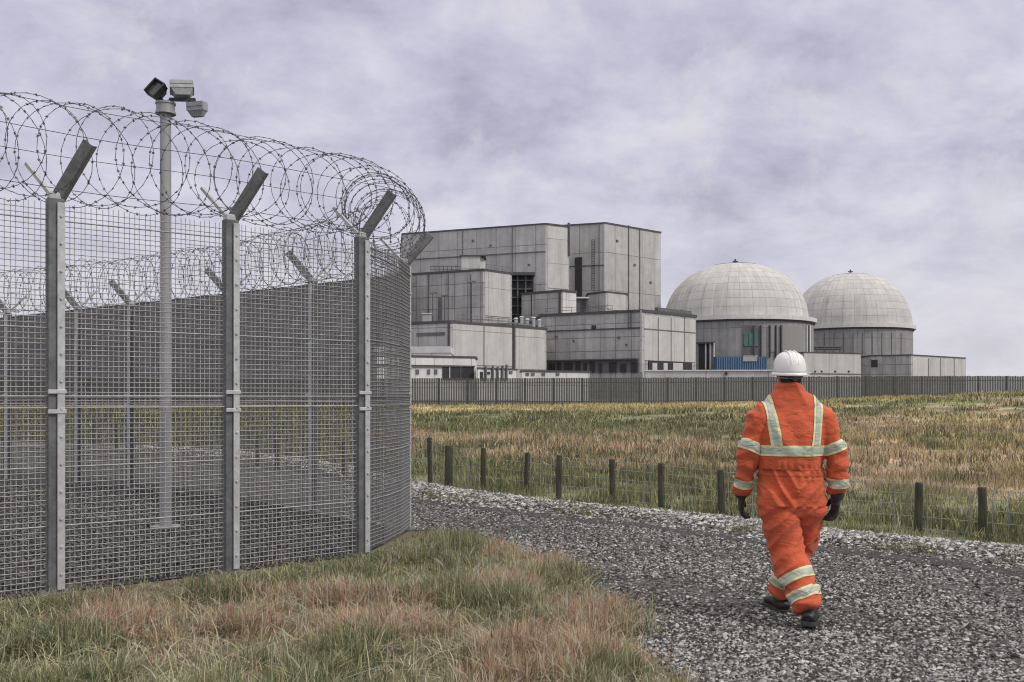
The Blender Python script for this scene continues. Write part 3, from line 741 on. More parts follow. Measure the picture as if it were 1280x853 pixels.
def flood(c, rx, ry, rz, size, mat):
    Rm = (Matrix.Rotation(R(rz), 3, 'Z') @ Matrix.Rotation(R(ry), 3, 'Y') @ Matrix.Rotation(R(rx), 3, 'X'))
    c = Vector(c); mb = MB(); sx, sy, sz_ = size
    # housing: a wide frame in front, tapering to the back, with fins
    mb.box(c, (sx, 0.05, sz_), Rm)
    fr = [Rm @ Vector(p) + c for p in ((-sx / 2 * .94, 0.02, -sz_ / 2 * .94), (sx / 2 * .94, 0.02, -sz_ / 2 * .94), (sx / 2 * .94, 0.02, sz_ / 2 * .94), (-sx / 2 * .94, 0.02, sz_ / 2 * .94),
                                    (-sx * .3, sy, -sz_ * .22), (sx * .3, sy, -sz_ * .22), (sx * .3, sy, sz_ * .26), (-sx * .3, sy, sz_ * .26))]
    mb.add(fr, [(3, 2, 1, 0), (4, 5, 6, 7), (0, 1, 5, 4), (1, 2, 6, 5), (2, 3, 7, 6), (3, 0, 4, 7)])
    for k_ in range(6):
        mb.box(c + Rm @ Vector(((k_ - 2.5) * sx * 0.11, sy * 0.62, 0)), (0.008, sy * 0.8, sz_ * 0.62), Rm)
    o = mb.build('floodlight', mat, mast, bevel=0.004)
    gl = MB(); gl.box(c + Rm @ Vector((0, -0.028, 0)), (sx * 0.86, 0.010, sz_ * 0.84), Rm); gl.build('glass', M['lampglass'], o)
    hd = MB()
    for k_ in (-1, 1): hd.box(c + Rm @ Vector((k_ * sx * 0.46, -0.05, 0)), (0.014, 0.05, sz_), Rm)
    hd.box(c + Rm @ Vector((0, -0.05, sz_ * 0.49)), (sx * 0.95, 0.05, 0.014), Rm); hd.build('hood', mat, o)
flood((mxx - 0.085, MD - 0.05, topz + 0.235), -22, 32, -18, (0.16, 0.10, 0.20), M['black'])
flood((mxx + 0.20, MD - 0.02, topz + 0.255), -70, 5, 200, (0.27, 0.10, 0.16), M['lampbody'])
flood((mxx + 0.385, MD - 0.04, topz + 0.02), -96, 2, 170, (0.21, 0.09, 0.13), M['lampbody'])

# ------------------------------------------------------------------ low timber post fence
posts = [(-330, 541, 574), (-60, 541, 580), (117, 524, 560), (146, 527, 563), (322, 549, 583), (347, 549, 586), (430, 549, 594),
         (538, 547, 606), (561, 557, 610), (604, 560, 613), (658, 566, 617), (698, 569, 624), (766, 574, 628), (827, 579, 634), (902, 587, 646), (1020, 595, 655), (1148, 603, 664), (1229, 609, 672), (1330, 616, 681), (1450, 624, 692)]
g0 = gpt(902, 646)
tf = empty('timber_fence', (g0[0], g0[1], 0), 'low fence of dark timber posts and wire netting along the far roadside', 'fence')
tops, bots = [], []
for i, (px, yt, yb) in enumerate(posts):
    x, y, _ = gpt(px, yb); hgt = min((yb - yt) / F * y, 0.86)
    wd = 0.095 if px != 561 else 0.15
    mb = MB(); n_s = 9; lx, ly = random.uniform(-0.02, 0.02), random.uniform(-0.02, 0.02)
    rr = wd / 2
    mb.loft([((x, y, -0.05), rr, rr), ((x + lx * .4, y + ly * .4, hgt * 0.5), rr * 0.97, rr * 0.97), ((x + lx, y + ly, hgt - 0.015), rr * 0.95, rr * 0.95), ((x + lx, y + ly, hgt), rr * 0.82, rr * 0.82)], n_s)
    mb.build('post', M['timber'], tf)
    tops.append(np.array((x + lx, y + ly, hgt))); bots.append(np.array((x, y, 0.0)))
A_, B_ = [], []
for i in range(len(posts) - 1):
    for fz in (0.06, 0.3, 0.54, 0.76, 0.95):
        A_.append(bots[i] * (1 - fz) + tops[i] * fz); B_.append(bots[i + 1] * (1 - fz) + tops[i + 1] * fz)
    ln = np.linalg.norm(bots[i + 1] - bots[i])
    for t in np.arange(0.1, ln, 0.16):
        f_ = t / ln; b_ = bots[i] * (1 - f_) + bots[i + 1] * f_; t_ = tops[i] * (1 - f_) + tops[i + 1] * f_
        A_.append(b_ * 0.95 + t_ * 0.05); B_.append(b_ * 0.05 + t_ * 0.95)
V, Q = bars_np(A_, B_, 0.0034); mesh_np('wire_netting', V, Q, M['netting'], tf)

# ------------------------------------------------------------------ palisade fence round the plant
PF = []
for x in np.arange(-62, 62.1, 2.75): PF.append((x, 92 + 1.2 * math.sin(x * 0.03)))
pf = empty('palisade_fence', (0, 92, 0.68), 'long dark grey palisade fence below the power station', 'fence')
PFH = 2.7
for i, p in enumerate(PF):
    zb = float(terr(p[0], p[1])); mb = MB(); mb.box((p[0], p[1] + 0.08, zb + PFH / 2), (0.12, 0.12, PFH + 0.05)); mb.build('post', M['trim'], pf)
    if i + 1 < len(PF):
        q = PF[i + 1]; zq = float(terr(q[0], q[1])); mb = MB()
        n_p = 17
        for k_ in range(n_p):
            t = (k_ + 0.5) / n_p; x, y, z = p[0] + (q[0] - p[0]) * t, p[1] + (q[1] - p[1]) * t, zb + (zq - zb) * t
            hh = PFH + random.uniform(-0.03, 0.03)
            mb.box((x, y, z + hh / 2), (0.125, 0.03, hh), None, 1.0)
        for zr in (0.45, 2.25): mb.bar((p[0], p[1] + 0.03, zb + zr), (q[0], q[1] + 0.03, zq + zr), 0.05, 0.07)
        mb.build('palisade_panel', M['plantfence'], pf)

# ------------------------------------------------------------------ the power station
def corner(px, py, H):
    d = F * (H - EYE) / (HOR - py); return (xat(px, d), d)

def building(name, H, corners, mat, label, cat='building', depth=25.0, z0=0.3, trim=0.45, shift_x=0.0, trimmat=None):
    """plan from the visible roof corners (left to right) closed behind by a parallel offset"""
    fr = [corner(px, py, H) for px, py in corners]
    back = [(fr[-1][0] + shift_x, fr[-1][1] + depth), (fr[0][0] + shift_x, fr[0][1] + depth)]
    cx, cy = sum(p[0] for p in fr) / len(fr), min(p[1] for p in fr)
    o = empty(name, (cx, cy, z0), label, cat)
    mb = MB(); mb.prism(fr + back, z0, H - 0.02); mb.build('wall', mat, o)
    if trim:
        pl = fr + back; c0 = Vector((sum(p[0] for p in pl) / len(pl), sum(p[1] for p in pl) / len(pl)))
        g_ = [tuple(Vector(p) + (Vector(p) - c0).normalized() * 0.22) for p in pl]
        mb = MB(); mb.prism(g_, H - trim, H + 0.02); mb.build('roof_trim', trimmat or M['trim'], o)
    return o, fr

def facade(o, name, fr, i, px0, px1, y0, y1, mat, proud=0.12, dep=0.3):
    """a box set on the wall between roof corners i and i+1, spanning these photo columns and rows"""
    a, b = Vector(fr[i]), Vector(fr[i + 1])
    def hit(px):
        s_ = (px - 640) / F; t = (s_ * a.y - a.x) / ((b.x - a.x) - s_ * (b.y - a.y)); return a + (b - a) * t
    p, q = hit(px0), hit(px1); u = (q - p).normalized(); n_ = Vector((u.y, -u.x))
    if n_.dot(p) > 0: n_ = -n_
    dm = (p.y + q.y) / 2; zt, zb = zat(y0, dm), max(zat(y1, dm), 0.35)
    c = (p + q) / 2 + n_ * (proud - dep / 2)
    Mx = Matrix(((u.x, n_.x, 0), (u.y, n_.y, 0), (0, 0, 1)))
    mb = MB(); mb.box((c.x, c.y, (zt + zb) / 2), ((q - p).length, dep, zt - zb), Mx)
    mb.uv = [[(0, 0), ((q - p).length, 0), ((q - p).length, zt - zb), (0, zt - zb)]] * 6
    return mb.build(name, mat, o)

# tall reactor hall: two staggered blocks
HL, HR = 43.5, 46.0
ra, frR = building('reactor_hall', HR, [(700, 281.6), (757, 278), (826, 290)], M['conc'], 'tallest grey concrete reactor block with a bright right-hand face and dark vertical slot', depth=45, shift_x=-8, trim=0.35)
facade(ra, 'shaft_recess', frR, 0, 719, 727.5, 322, 373, M['dark'], 0.25, 0.5)
facade(ra, 'cladding_joint', frR, 0, 712, 757, 332, 333.2, M['trim'], 0.12)
facade(ra, 'cladding_joint', frR, 1, 785, 786, 282, 392, M['trim'], 0.12)
facade(ra, 'cladding_joint', frR, 1, 799, 800, 285, 392, M['louvre'], 0.12)
facade(ra, 'cladding_joint', frR, 0, 748.5, 749.3, 282, 366, M['louvre'], 0.12)
facade(ra, 'corner_strip', frR, 0, 755, 757, 279.5, 364, M['ring'], 0.14)
rb_, frL = building('reactor_hall', HL, [(503, 291.9), (682, 279), (711.5, 282.5)], M['conc'], 'long grey reactor block left of the tallest one, sunlit-coloured strip at its right corner', depth=30, shift_x=-4, trim=0.35)
facade(rb_, 'cladding_joint', frL, 0, 503, 682, 319.5, 320.8, M['louvre'], 0.14)
facade(rb_, 'pale_or_sunlit_panel', frL, 1, 684, 710, 284, 361, M['concpale'], 0.10)  # sunlight on the right-hand face, painted in as paler concrete
facade(rb_, 'downpipe', frL, 1, 709.5, 711.5, 279, 320, M['trim'], 0.35, 0.4)
facade(rb_, 'cladding_joint', frL, 0, 578, 579, 287, 335, M['louvre'], 0.12)
facade(rb_, 'cladding_joint', frL, 0, 640, 640.8, 283, 360, M['louvre'], 0.12)

# long hall running off behind the compound
th, frT = building('turbine_hall', 28.0, [(-60, 404), (505, 343)], M['hall'], 'long grey turbine hall seen through the mesh fence at left', depth=40)
for k_, px in enumerate(range(20, 470, 56)):
    facade(th, 'window_band', frT, 0, px, px + 40, 432 - k_ * 1.5, 440 - k_ * 1.6, M['louvre'], 0.12)
# middle left block
m1, fr1 = building('annex_block', 29.0, [(490, 343.5), (604, 336), (640, 341)], M['conc3'], 'middle concrete block with a sunlit-coloured right face, in front of the long reactor block', depth=16, shift_x=-3)
facade(m1, 'pale_or_sunlit_panel', fr1, 1, 606, 638, 340, 396, M['concpale'], 0.10)  # right face coloured paler to carry the sun's light
for px in (535, 560, 588): facade(m1, 'cladding_joint', fr1, 0, px, px + 0.8, 343, 402, M['louvre'], 0.12)
facade(m1, 'duct', fr1, 0, 549, 552, 372, 402, M['louvre'], 0.5, 0.6)
# plant on its roof
d_ = 214.0
bx_ = empty('roof_cabin', (xat(590, d_), d_, 28.9), 'small white plant cabin on the roof of the middle concrete block', 'roof cabin')
mb = MB(); c0, c1 = xat(577, d_), xat(606, d_); mb.prism([(c0, d_ - 2), (c1 - 1, d_ - 2), (c1, d_ + 4), (c0, d_ + 4)], 28.4, zat(322, d_)); mb.build('wall', M['concpale'], bx_)
mb = MB(); mb.box(((c0 + c1) / 2, d_ + 1, zat(321.5, d_)), (c1 - c0 + 0.5, 6.6, 0.25)); mb.build('roof', M['trim'], bx_)
rl = empty('roof_railing', (xat(558, d_), d_ - 3, 28.9), 'thin steel railing on the roof beside the white plant cabin', 'railing')
mb = MB()
for z in (29.6, 30.3): mb.bar((xat(540, d_), d_ - 3, z), (xat(576, d_), d_ - 3, z), 0.12, 0.12)
for k_ in range(8):
    x = xat(540 + 36 * k_ / 7, d_); mb.bar((x, d_ - 3, 28.8), (x, d_ - 3, 30.3), 0.12, 0.12)
mb.build('rails', M['trim'], rl)
# open steel bay between the blocks
ob = empty('stair_tower', (xat(652, 226), 226, 0.3), 'dark open louvred bay between the middle block and the reactor hall', 'stair tower')
x0, x1 = xat(637, 226), xat(667, 226); zt, zb = zat(346, 226), 12.0
mb = MB(); mb.box(((x0 + x1) / 2, 227.5, (zt + zb) / 2), (x1 - x0, 2.4, zt - zb)); mb.build('back_wall', M['dark'], ob)
mb = MB()
for k_ in range(9): mb.box(((x0 + x1) / 2, 225.6, zb + (zt - zb) * (k_ + 0.5) / 9), (x1 - x0, 1.0, 0.28))
mb.build('landings', M['louvre'], ob)
mb = MB()
for k_ in range(4): mb.box((x0 + (x1 - x0) * k_ / 3, 225.0, (zt + zb) / 2), (0.35, 0.35, zt - zb))
mb.build('frame', M['louvre'], ob)
mb = MB(); mb.box(((x0 + x1) / 2, 225.8, zt + 0.4), (x1 - x0 + 0.6, 4.5, 0.7)); mb.build('canopy', M['trim'], ob)

m2, fr2 = building('annex_block', 25.7, [(652, 366.3), (702, 362.3), (720.5, 364)], M['conc2'], 'small upper block below the sunlit strip, with a right face coloured as sunlit', depth=9, trim=0.5)
facade(m2, 'pale_or_sunlit_panel', fr2, 1, 703, 720, 365, 392, M['white'], 0.10)  # sunlit side put in as white cladding over the same block
facade(m2, 'cladding_joint', fr2, 0, 664, 664.8, 367, 395, M['trim'], 0.12)
facade(m2, 'downpipe', fr2, 0, 699, 701, 364, 395, M['trim'], 0.3)
m3, fr3 = building('annex_block', 27.6, [(735, 366.5), (757, 364), (785, 367)], M['conc2'], 'small upper block at the foot of the tallest block, right of its dark slot', depth=8, trim=0.4)
facade(m3, 'pale_or_sunlit_panel', fr3, 1, 759, 782, 367, 388, M['concpale'], 0.10)  # paler slab paints the sunlight on this right face
db = empty('vent_housing', (xat(727, 231), 231, 20), 'dark vent housing between the two small upper blocks', 'vent housing')
mb = MB(); mb.box((xat(727, 231), 233, (zat(373, 231) + 17) / 2), (2.9, 4, zat(373, 231) - 17)); mb.build('wall', M['louvre'], db)
mb = MB(); mb.box((xat(727.5, 231), 232.8, zat(372.5, 231)), (3.4, 4.6, 0.35)); mb.build('roof', M['ring'], db)
mb = MB(); mb.box((xat(730, 231), 230.9, zat(381, 231)), (1.0, 0.3, 2.6)); mb.build('louvre', M['dark'], db)

r1, frr = building('annex_block', 18.04, [(676, 393), (803, 387), (870, 394)], M['conc3'], 'wide front block with a dark left face and sunlit-coloured right face, beside the first dome', depth=22, shift_x=-2, trim=0.5)
facade(r1, 'cladding_joint', frr, 0, 681, 803, 411.5, 413, M['trim'], 0.18)
facade(r1, 'pale_or_sunlit_panel', frr, 1, 805, 869, 397, 452, M['concpale'], 0.08)  # the sunlit face is coloured paler than the rest of the block
facade(r1, 'cladding_joint', frr, 1, 805, 869, 413.6, 414.6, M['louvre'], 0.14)
for px in (822, 838, 855): facade(r1, 'cladding_joint', frr, 1, px, px + 0.7, 397, 452, M['louvre'], 0.14)
facade(r1, 'vent', frr, 0, 740, 745, 407, 412, M['dark'], 0.3)
facade(r1, 'loading_bay', frr, 0, 684, 798, 451, 466, M['louvre'], 0.20)
for px, wd in ((686, 8), (697, 5), (706, 10), (720, 6), (730, 4), (738, 6), (749, 4), (762, 9), (776, 7), (789, 8)):
    facade(r1, 'bay_opening', frr, 0, px, px + wd, 453 + (px % 3), 466, M['dark'], 0.32)
facade(r1, 'corner_strip', frr, 0, 801, 803, 388, 466, M['concpale'], 0.2)
facade(r1, 'loading_bay', frr, 1, 810, 864, 452, 463, M['dark'], 0.20)
for px, wd in ((814, 6), (828, 5), (840, 12)): facade(r1, 'shutter', frr, 1, px, px + wd, 454, 463, M['concpale'], 0.32)
facade(r1, 'canopy', frr, 0, 684, 798, 449.5, 451, M['trim'], 1.2, 1.2)
facade(r1, 'parapet_duct', frr, 1, 826, 868, 386.5, 391, M['louvre'], -0.6, 0.8)

l1, fll = building('annex_block', 14.74, [(480, 404.4), (563, 401), (683, 410)], M['conc2'], 'pale low front block left of the wide block, with pipework on its roof end', depth=14, shift_x=-2, trim=0.45)
facade(l1, 'pale_or_sunlit_panel', fll, 1, 566, 640, 405, 457, M['concpale'], 0.08)  # sunlight on this face put into the colour, left part
facade(l1, 'pale_or_sunlit_panel', fll, 1, 644, 681, 410, 462, M['concpale'], 0.08)  # same painted sunlight, right part
facade(l1, 'downpipe', fll, 1, 640.5, 643, 405, 462, M['trim'], 0.3)
facade(l1, 'downpipe', fll, 0, 560.5, 562.5, 403, 434, M['trim'], 0.3)
facade(l1, 'cladding_joint', fll, 1, 604, 604.8, 405, 458, M['louvre'], 0.14)
facade(l1, 'window_band', fll, 0, 521, 556, 416, 420, M['louvre'], 0.14)
# pipework on that roof
pw = empty('roof_pipes', (xat(660, 182), 184, 14.7), 'pale ducts and dark pipes on the roof end of the low front block', 'pipework')
mb = MB()
for px, y0 in ((645, 398), (652, 396), (659, 399), (667, 397), (674, 400)):
    x = xat(px, 184); mb.cyl((x, 184, 14.6), (x, 184, zat(y0, 184)), 0.35, n=10); mb.cyl((x, 184, zat(y0 + 1, 184)), (x, 184, zat(y0 + 1, 184) + 0.25), 0.5, 0.3, n=10)
mb.build('vent_stack', M['galv'], pw)
mb = MB(); mb.cyl((xat(643, 183), 183, 15.4), (xat(680, 183), 185, 15.1), 0.3, n=8); mb.cyl((xat(600, 183), 183, 15.6), (xat(648, 183), 183, 15.6), 0.16, n=8); mb.build('pipe', M['louvre'], pw)
hb = empty('roof_hatch', (xat(533, 172), 172, 14.7), 'small white hatch box on the low roof nearest the mesh fence', 'roof hatch')
mb = MB(); mb.box((xat(533, 172), 173, 15.6), (1.5, 1.5, 1.9)); mb.build('box', M['white'], hb, bevel=0.05); mb = MB(); mb.box((xat(533, 172), 173, 16.6), (1.8, 1.8, 0.15)); mb.build('lid', M['ring'], hb)
for k_, (px, yt) in enumerate(((541, 367), (556, 370), (589.5, 353))):
    dd_ = 176.0; x = xat(px, dd_)
    lm = empty('roof_mast', (x, dd_, 14.7), ('thin lamp mast on the low roof, nearest the mesh fence', 'thin lamp mast on the low roof, middle of the three', 'tallest thin lamp mast on the low front roof')[k_], 'lamp mast')
    mb = MB(); mb.cyl((x, dd_, 14.6), (x, dd_, zat(yt, dd_)), 0.10, 0.07, 8); mb.build('pole', M['trim'], lm)
    mb = MB(); mb.box((x - 0.35, dd_, zat(yt, dd_)), (0.8, 0.4, 0.22)); mb.box((x + 0.45, dd_, zat(yt, dd_) + 0.1), (0.7, 0.4, 0.22)); mb.build('lamp_head', M['louvre'], lm)

w1, fw1 = building('site_shed', 9.54, [(470, 434), (562, 433.2)], M['white'], 'white shed with a flat pale roof edge below the low front block', depth=10, trim=1.0, trimmat=M['ring'])
facade(w1, 'window_band', fw1, 0, 512, 560, 446, 450, M['louvre'], 0.12)
w2, fw2 = building('site_shed', 7.8, [(470, 443.5), (594, 445.8)], M['white'], 'long white shed with a wide dark garage opening beside the mesh fence', depth=6, trim=0.3)
facade(w2, 'garage_door', fw2, 0, 553, 592, 459, 475, M['dark'], 0.15)
facade(w2, 'door_frame', fw2, 0, 561, 562, 459, 475, M['ring'], 0.25)
facade(w2, 'door_frame', fw2, 0, 575, 575.8, 459, 475, M['louvre'], 0.25)
facade(w2, 'lintel', fw2, 0, 470, 593, 456.5, 458.4, M['trim'], 0.3)
for px in (520, 534, 543): facade(w2, 'window', fw2, 0, px, px + 3.5, 462, 468, M['louvre'], 0.14)
w3, fw3 = building('site_cabin', 6.0, [(597, 460), (645, 461.5)], M['white'], 'white boxy cabin cluttered with pipes, right of the garage opening', 'cabin', depth=4, trim=0.2)
for px in (605, 614, 620, 626, 631): facade(w3, 'pipe', fw3, 0, px, px + 1.3, 459 - px % 4, 476, M['louvre'], 0.4)
facade(w3, 'door', fw3, 0, 600, 603, 465, 476, M['dark'], 0.14); facade(w3, 'window', fw3, 0, 609, 612, 465, 468, M['dark'], 0.14); facade(w3, 'window', fw3, 0, 636, 640, 464, 467.5, M['louvre'], 0.14)
w4, fw4 = building('site_cabin', 4.8, [(652, 463), (737, 464)], M['white'], 'long low white cabin below the dark loading bays', 'cabin', depth=4, trim=0.2)
for px in (657, 664, 677, 695): facade(w4, 'window', fw4, 0, px, px + 4, 466.3, 469.5, M['louvre'], 0.12)
pw_, fpw = building('perimeter_wall', 4.7, [(806, 463), (968, 462.5), (1012, 466)], M['concpale'], 'pale concrete wall behind the palisade, below the first dome', 'wall', depth=0.6, trim=0.12, trimmat=M['ring'])
facade(pw_, 'wall_lamp', fpw, 0, 906, 909, 465.5, 469, M['dark'], 0.2)

def roof_rail(o, fr, H, i, t0, t1):
    a, b = Vector((*fr[i], H)), Vector((*fr[i + 1], H)); p, q = a.lerp(b, t0), a.lerp(b, t1); back = Vector((0, 1.0, 0)); p, q = p + back, q + back
    mb = MB(); n_ = max(2, int((q - p).length / 2.4))
    for z in (0.6, 1.15): mb.bar(p + Vector((0, 0, z)), q + Vector((0, 0, z)), 0.07, 0.07)
    for k_ in range(n_ + 1):
        c = p.lerp(q, k_ / n_); mb.bar(c - Vector((0, 0, 0.1)), c + Vector((0, 0, 1.2)), 0.07, 0.07)
    mb.build('roof_rail', M['louvre'], o)
def ladder(o, fr, i, px, y0, y1):
    for k_ in (0, 3.2): facade(o, 'ladder_rail', fr, i, px + k_, px + k_ + 0.5, y0, y1, M['trim'], 0.5, 0.15)
    for y in np.arange(y0, y1, 3.0): facade(o, 'ladder_rung', fr, i, px, px + 3.6, y, y + 0.5, M['trim'], 0.45, 0.1)
roof_rail(r1, frr, 18.04, 0, 0.05, 0.72); roof_rail(l1, fll, 14.74, 1, 0.05, 0.9); roof_rail(m1, fr1, 29.0, 1, 0.1, 0.95)
ladder(r1, frr, 0, 786, 388, 412); ladder(ra, frR, 0, 740, 300, 364)
for px, y, w_ in ((694, 420, 3), (716, 425, 2.4), (772, 421, 3), (782, 430, 2.2)): facade(r1, 'vent', frr, 0, px, px + w_, y, y + 2.4, M['louvre'], 0.25)
for px, y in ((770, 300), (792, 330), (812, 352)): facade(ra, 'vent', frR, 1, px, px + 2.2, y, y + 2.6, M['louvre'], 0.25)
for px, y in ((590, 300), (612, 306), (660, 330)): facade(rb_, 'vent', frL, 0, px, px + 2.6, y, y + 2.0, M['louvre'], 0.25)

# the two domed containments
def dome_building(px, d, r_dome, r_drum, z_spring, z_top, label):
    cx = xat(px, d); o = empty('domed_reactor', (cx, d, 0.3), label, 'dome')
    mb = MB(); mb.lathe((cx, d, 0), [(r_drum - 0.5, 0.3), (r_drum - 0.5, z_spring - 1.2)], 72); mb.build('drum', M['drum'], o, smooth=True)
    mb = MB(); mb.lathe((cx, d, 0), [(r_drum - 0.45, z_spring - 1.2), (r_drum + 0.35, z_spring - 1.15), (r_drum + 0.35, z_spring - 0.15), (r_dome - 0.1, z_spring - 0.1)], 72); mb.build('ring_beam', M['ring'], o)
    mb = MB(); mb.lathe((cx, d, 0), [(r_drum - 0.45, z_spring - 1.6), (r_drum - 0.15, z_spring - 1.55), (r_drum - 0.15, z_spring - 1.25)], 72); mb.build('under_ring_band', M['trim'], o)  # dark band round the drum just below the ring beam
    H = z_top - z_spring; prof = []
    for k_ in range(25):
        t = math.pi / 2 * k_ / 24; prof.append((max(r_dome * math.cos(t) ** 0.92, 0.02), z_spring - 0.12 + H * math.sin(t)))
    mb = MB(); mb.lathe((cx, d, 0), prof, 72); mb.build('dome', M['dome'], o, smooth=True)
    mb = MB(); rc = r_dome * 0.30; zc = z_spring + H * 0.945
    mb.lathe((cx, d, 0), [(rc + 0.1, zc - 0.15), (rc + 0.15, zc + 0.18), (rc - 0.4, zc + 0.28), (0.05, z_top + 0.12)], 48); mb.build('crown_ring', M['trim'], o)
    mb = MB(); mb.cyl((cx, d, z_top), (cx, d, z_top + 1.0), 0.30, 0.2, 10); mb.box((cx, d, z_top + 0.4), (1.3, 0.5, 0.25)); mb.build('finial', M['trim'], o)
    return o, cx
d1, D1 = 250.0, 250.0
do1, cx1 = dome_building(919, D1, 18.3, 20.0, zat(401, D1), zat(329, D1), 'nearer and larger concrete dome, beside the wide front block')
do2, cx2 = dome_building(1063, 288.0, 17.3, 17.9, zat(409.5, 288), zat(341.5, 288), 'further and smaller concrete dome, at the right end of the station')
def on_drum(o, cx, d, r, px0, px1, y0, y1, mat, name, proud=0.3, th=0.6):
    """a piece of wall curved with the drum"""
    mb = MB(); vs_ = []; n_ = 5
    def ang(px):
        s_ = (px - 640) / F; a_, b_, c_ = 1 + s_ * s_, -2 * (s_ * cx + d), cx * cx + d * d - r * r
        t = (-b_ - math.sqrt(max(b_ * b_ - 4 * a_ * c_, 0))) / (2 * a_); return math.atan2(t - d, s_ * t - cx)
    a0, a1 = ang(px0), ang(px1); dm = d + r * math.sin((a0 + a1) / 2); z1, z0 = zat(y0, dm), max(zat(y1, dm), 0.35)
    for rr in (r - th + proud, r + proud):
        for z in (z0, z1):
            for k_ in range(n_ + 1):
                t = a0 + (a1 - a0) * k_ / n_; vs_.append((cx + rr * math.cos(t), d + rr * math.sin(t), z))
    m_ = n_ + 1; fs = []
    for k_ in range(n_):
        A, B, C, D = k_, m_ + k_, 2 * m_ + k_, 3 * m_ + k_
        fs += [(C, C + 1, D + 1, D), (B, B + 1, D + 1, D), (A, A + 1, C + 1, C), (A, A + 1, B + 1, B)]
    fs += [(0, m_, 3 * m_, 2 * m_), (n_, m_ + n_, 3 * m_ + n_, 2 * m_ + n_)]
    mb.add(vs_, fs); return mb.build(name, mat, o)
rd = 19.5
on_drum(do1, cx1, D1, rd, 928, 951, 407, 444, M['louvre'], 'glazing_frame', 0.15)
on_drum(do1, cx1, D1, rd, 930, 935, 417, 433, M['glassgreen'], 'window', 0.3); on_drum(do1, cx1, D1, rd, 936, 941, 417, 433, M['glassgreen'], 'window', 0.3); on_drum(do1, cx1, D1, rd, 942, 947, 417, 433, M['glassgreen'], 'window', 0.3)
for px in (941.3, 950, 961, 968.5, 975, 1008): on_drum(do1, cx1, D1, rd, px, px + 1.4, 407, 447, M['trim'], 'column', 0.5)
on_drum(do1, cx1, D1, rd, 962.5, 968, 407, 440, M['concpale'], 'pale_or_sunlit_panel', 0.2)
on_drum(do1, cx1, D1, rd, 976, 1003, 408, 440, M['concpale'], 'pale_or_sunlit_panel', 0.12)
on_drum(do1, cx1, D1, rd, 929, 947, 444.5, 449, M['white'], 'door', 0.5)
on_drum(do1, cx1, D1, rd, 874, 889, 430, 462, M['dark'], 'doorway', 0.3)
on_drum(do1, cx1, D1, rd, 872, 893, 428, 430, M['trim'], 'canopy', 1.2, 1.2)
for px in (883, 888.5, 893): on_drum(do1, cx1, D1, rd, px, px + 1.2, 429, 462, M['ring'], 'column', 0.9)
for px in (1010, 1013.5, 1017): on_drum(do1, cx1, D1, rd, min(px, 1014.0) - 3, min(px, 1014.0) - 2.2, 407, 440, M['ring'], 'downpipe', 0.4)
for px in range(1030, 1132, 12): on_drum(do2, cx2, 288.0, 17.4, px, px + 0.8, 416, 444, M['louvre'], 'cladding_joint', 0.1)
# blue hoarding at the drum's foot
bd = 224.0
bh = empty('blue_container', (xat(926, bd), bd, 0.3), 'long blue cladded store at the foot of the nearer dome', 'container')
x0, x1 = xat(895, bd), xat(959, bd); zt = zat(447, bd)
mb = MB(); mb.box(((x0 + x1) / 2, bd + 1.5, zt / 2 + 0.2), (x1 - x0, 3, zt)); mb.build('wall', M['blue'], bh)
mb = MB()
for k_ in range(22): mb.box((x0 + (x1 - x0) * (k_ + 0.5) / 22, bd - 0.05, zt / 2 + 0.2), (0.18, 0.2, zt - 0.4))
mb.build('ribs', m_plain('pale_blue_ribs', (0.13, 0.23, 0.36), 0.6), bh)
mb = MB(); mb.box((xat(937, bd), bd - 0.15, zat(449, bd)), (3.2, 0.25, 1.1)); mb.build('window', M['white'], bh)
# annexes at the dome feet
a1, fa1 = building('annex_block', 11.8, [(1005, 440), (1076, 441.5)], M['concpale'], 'pale low block between the worker and the further dome', depth=8, trim=0.25)
for px in (1018, 1026, 1043, 1060): facade(a1, 'vent', fa1, 0, px, px + 1.8, 463.5, 465.5, M['dark'], 0.15)
facade(a1, 'cladding_joint', fa1, 0, 1005, 1076, 467, 468, M['louvre'], 0.14)
a2, fa2 = building('annex_block', 13.1, [(1088, 444.2), (1139, 443.2), (1207, 447.2)], M['conc3'], 'rightmost low block with a dark left face, at the end of the station', depth=12, shift_x=0, trim=0.3)
facade(a2, 'pale_or_sunlit_panel', fa2, 1, 1141, 1206, 448, 472, M['concpale'], 0.08)  # sunlit right face painted as a paler slab
for px in (1160, 1175, 1192): facade(a2, 'cladding_joint', fa2, 1, px, px + 0.7, 448, 472, M['louvre'], 0.14)
facade(a2, 'doorway', fa2, 0, 1089, 1097, 450, 459, M['dark'], 0.15)
cr_ = empty('pipe_rack', (xat(1035, 236), 236, 0.3), 'dark pipe rack above the pale low block between the domes', 'pipe rack')
mb = MB()
for z in (zat(434, 236), zat(436.5, 236)): mb.cyl((xat(1018, 236), 236, z), (xat(1052, 236), 236, z), 0.2, n=8)
mb.build('pipe', M['trim'], cr_)
mb = MB()
for px in (1021, 1031, 1041, 1050): mb.bar((xat(px, 236), 236, 9), (xat(px, 236), 236, zat(433.5, 236)), 0.3, 0.3)
mb.build('trestle', M['louvre'], cr_)

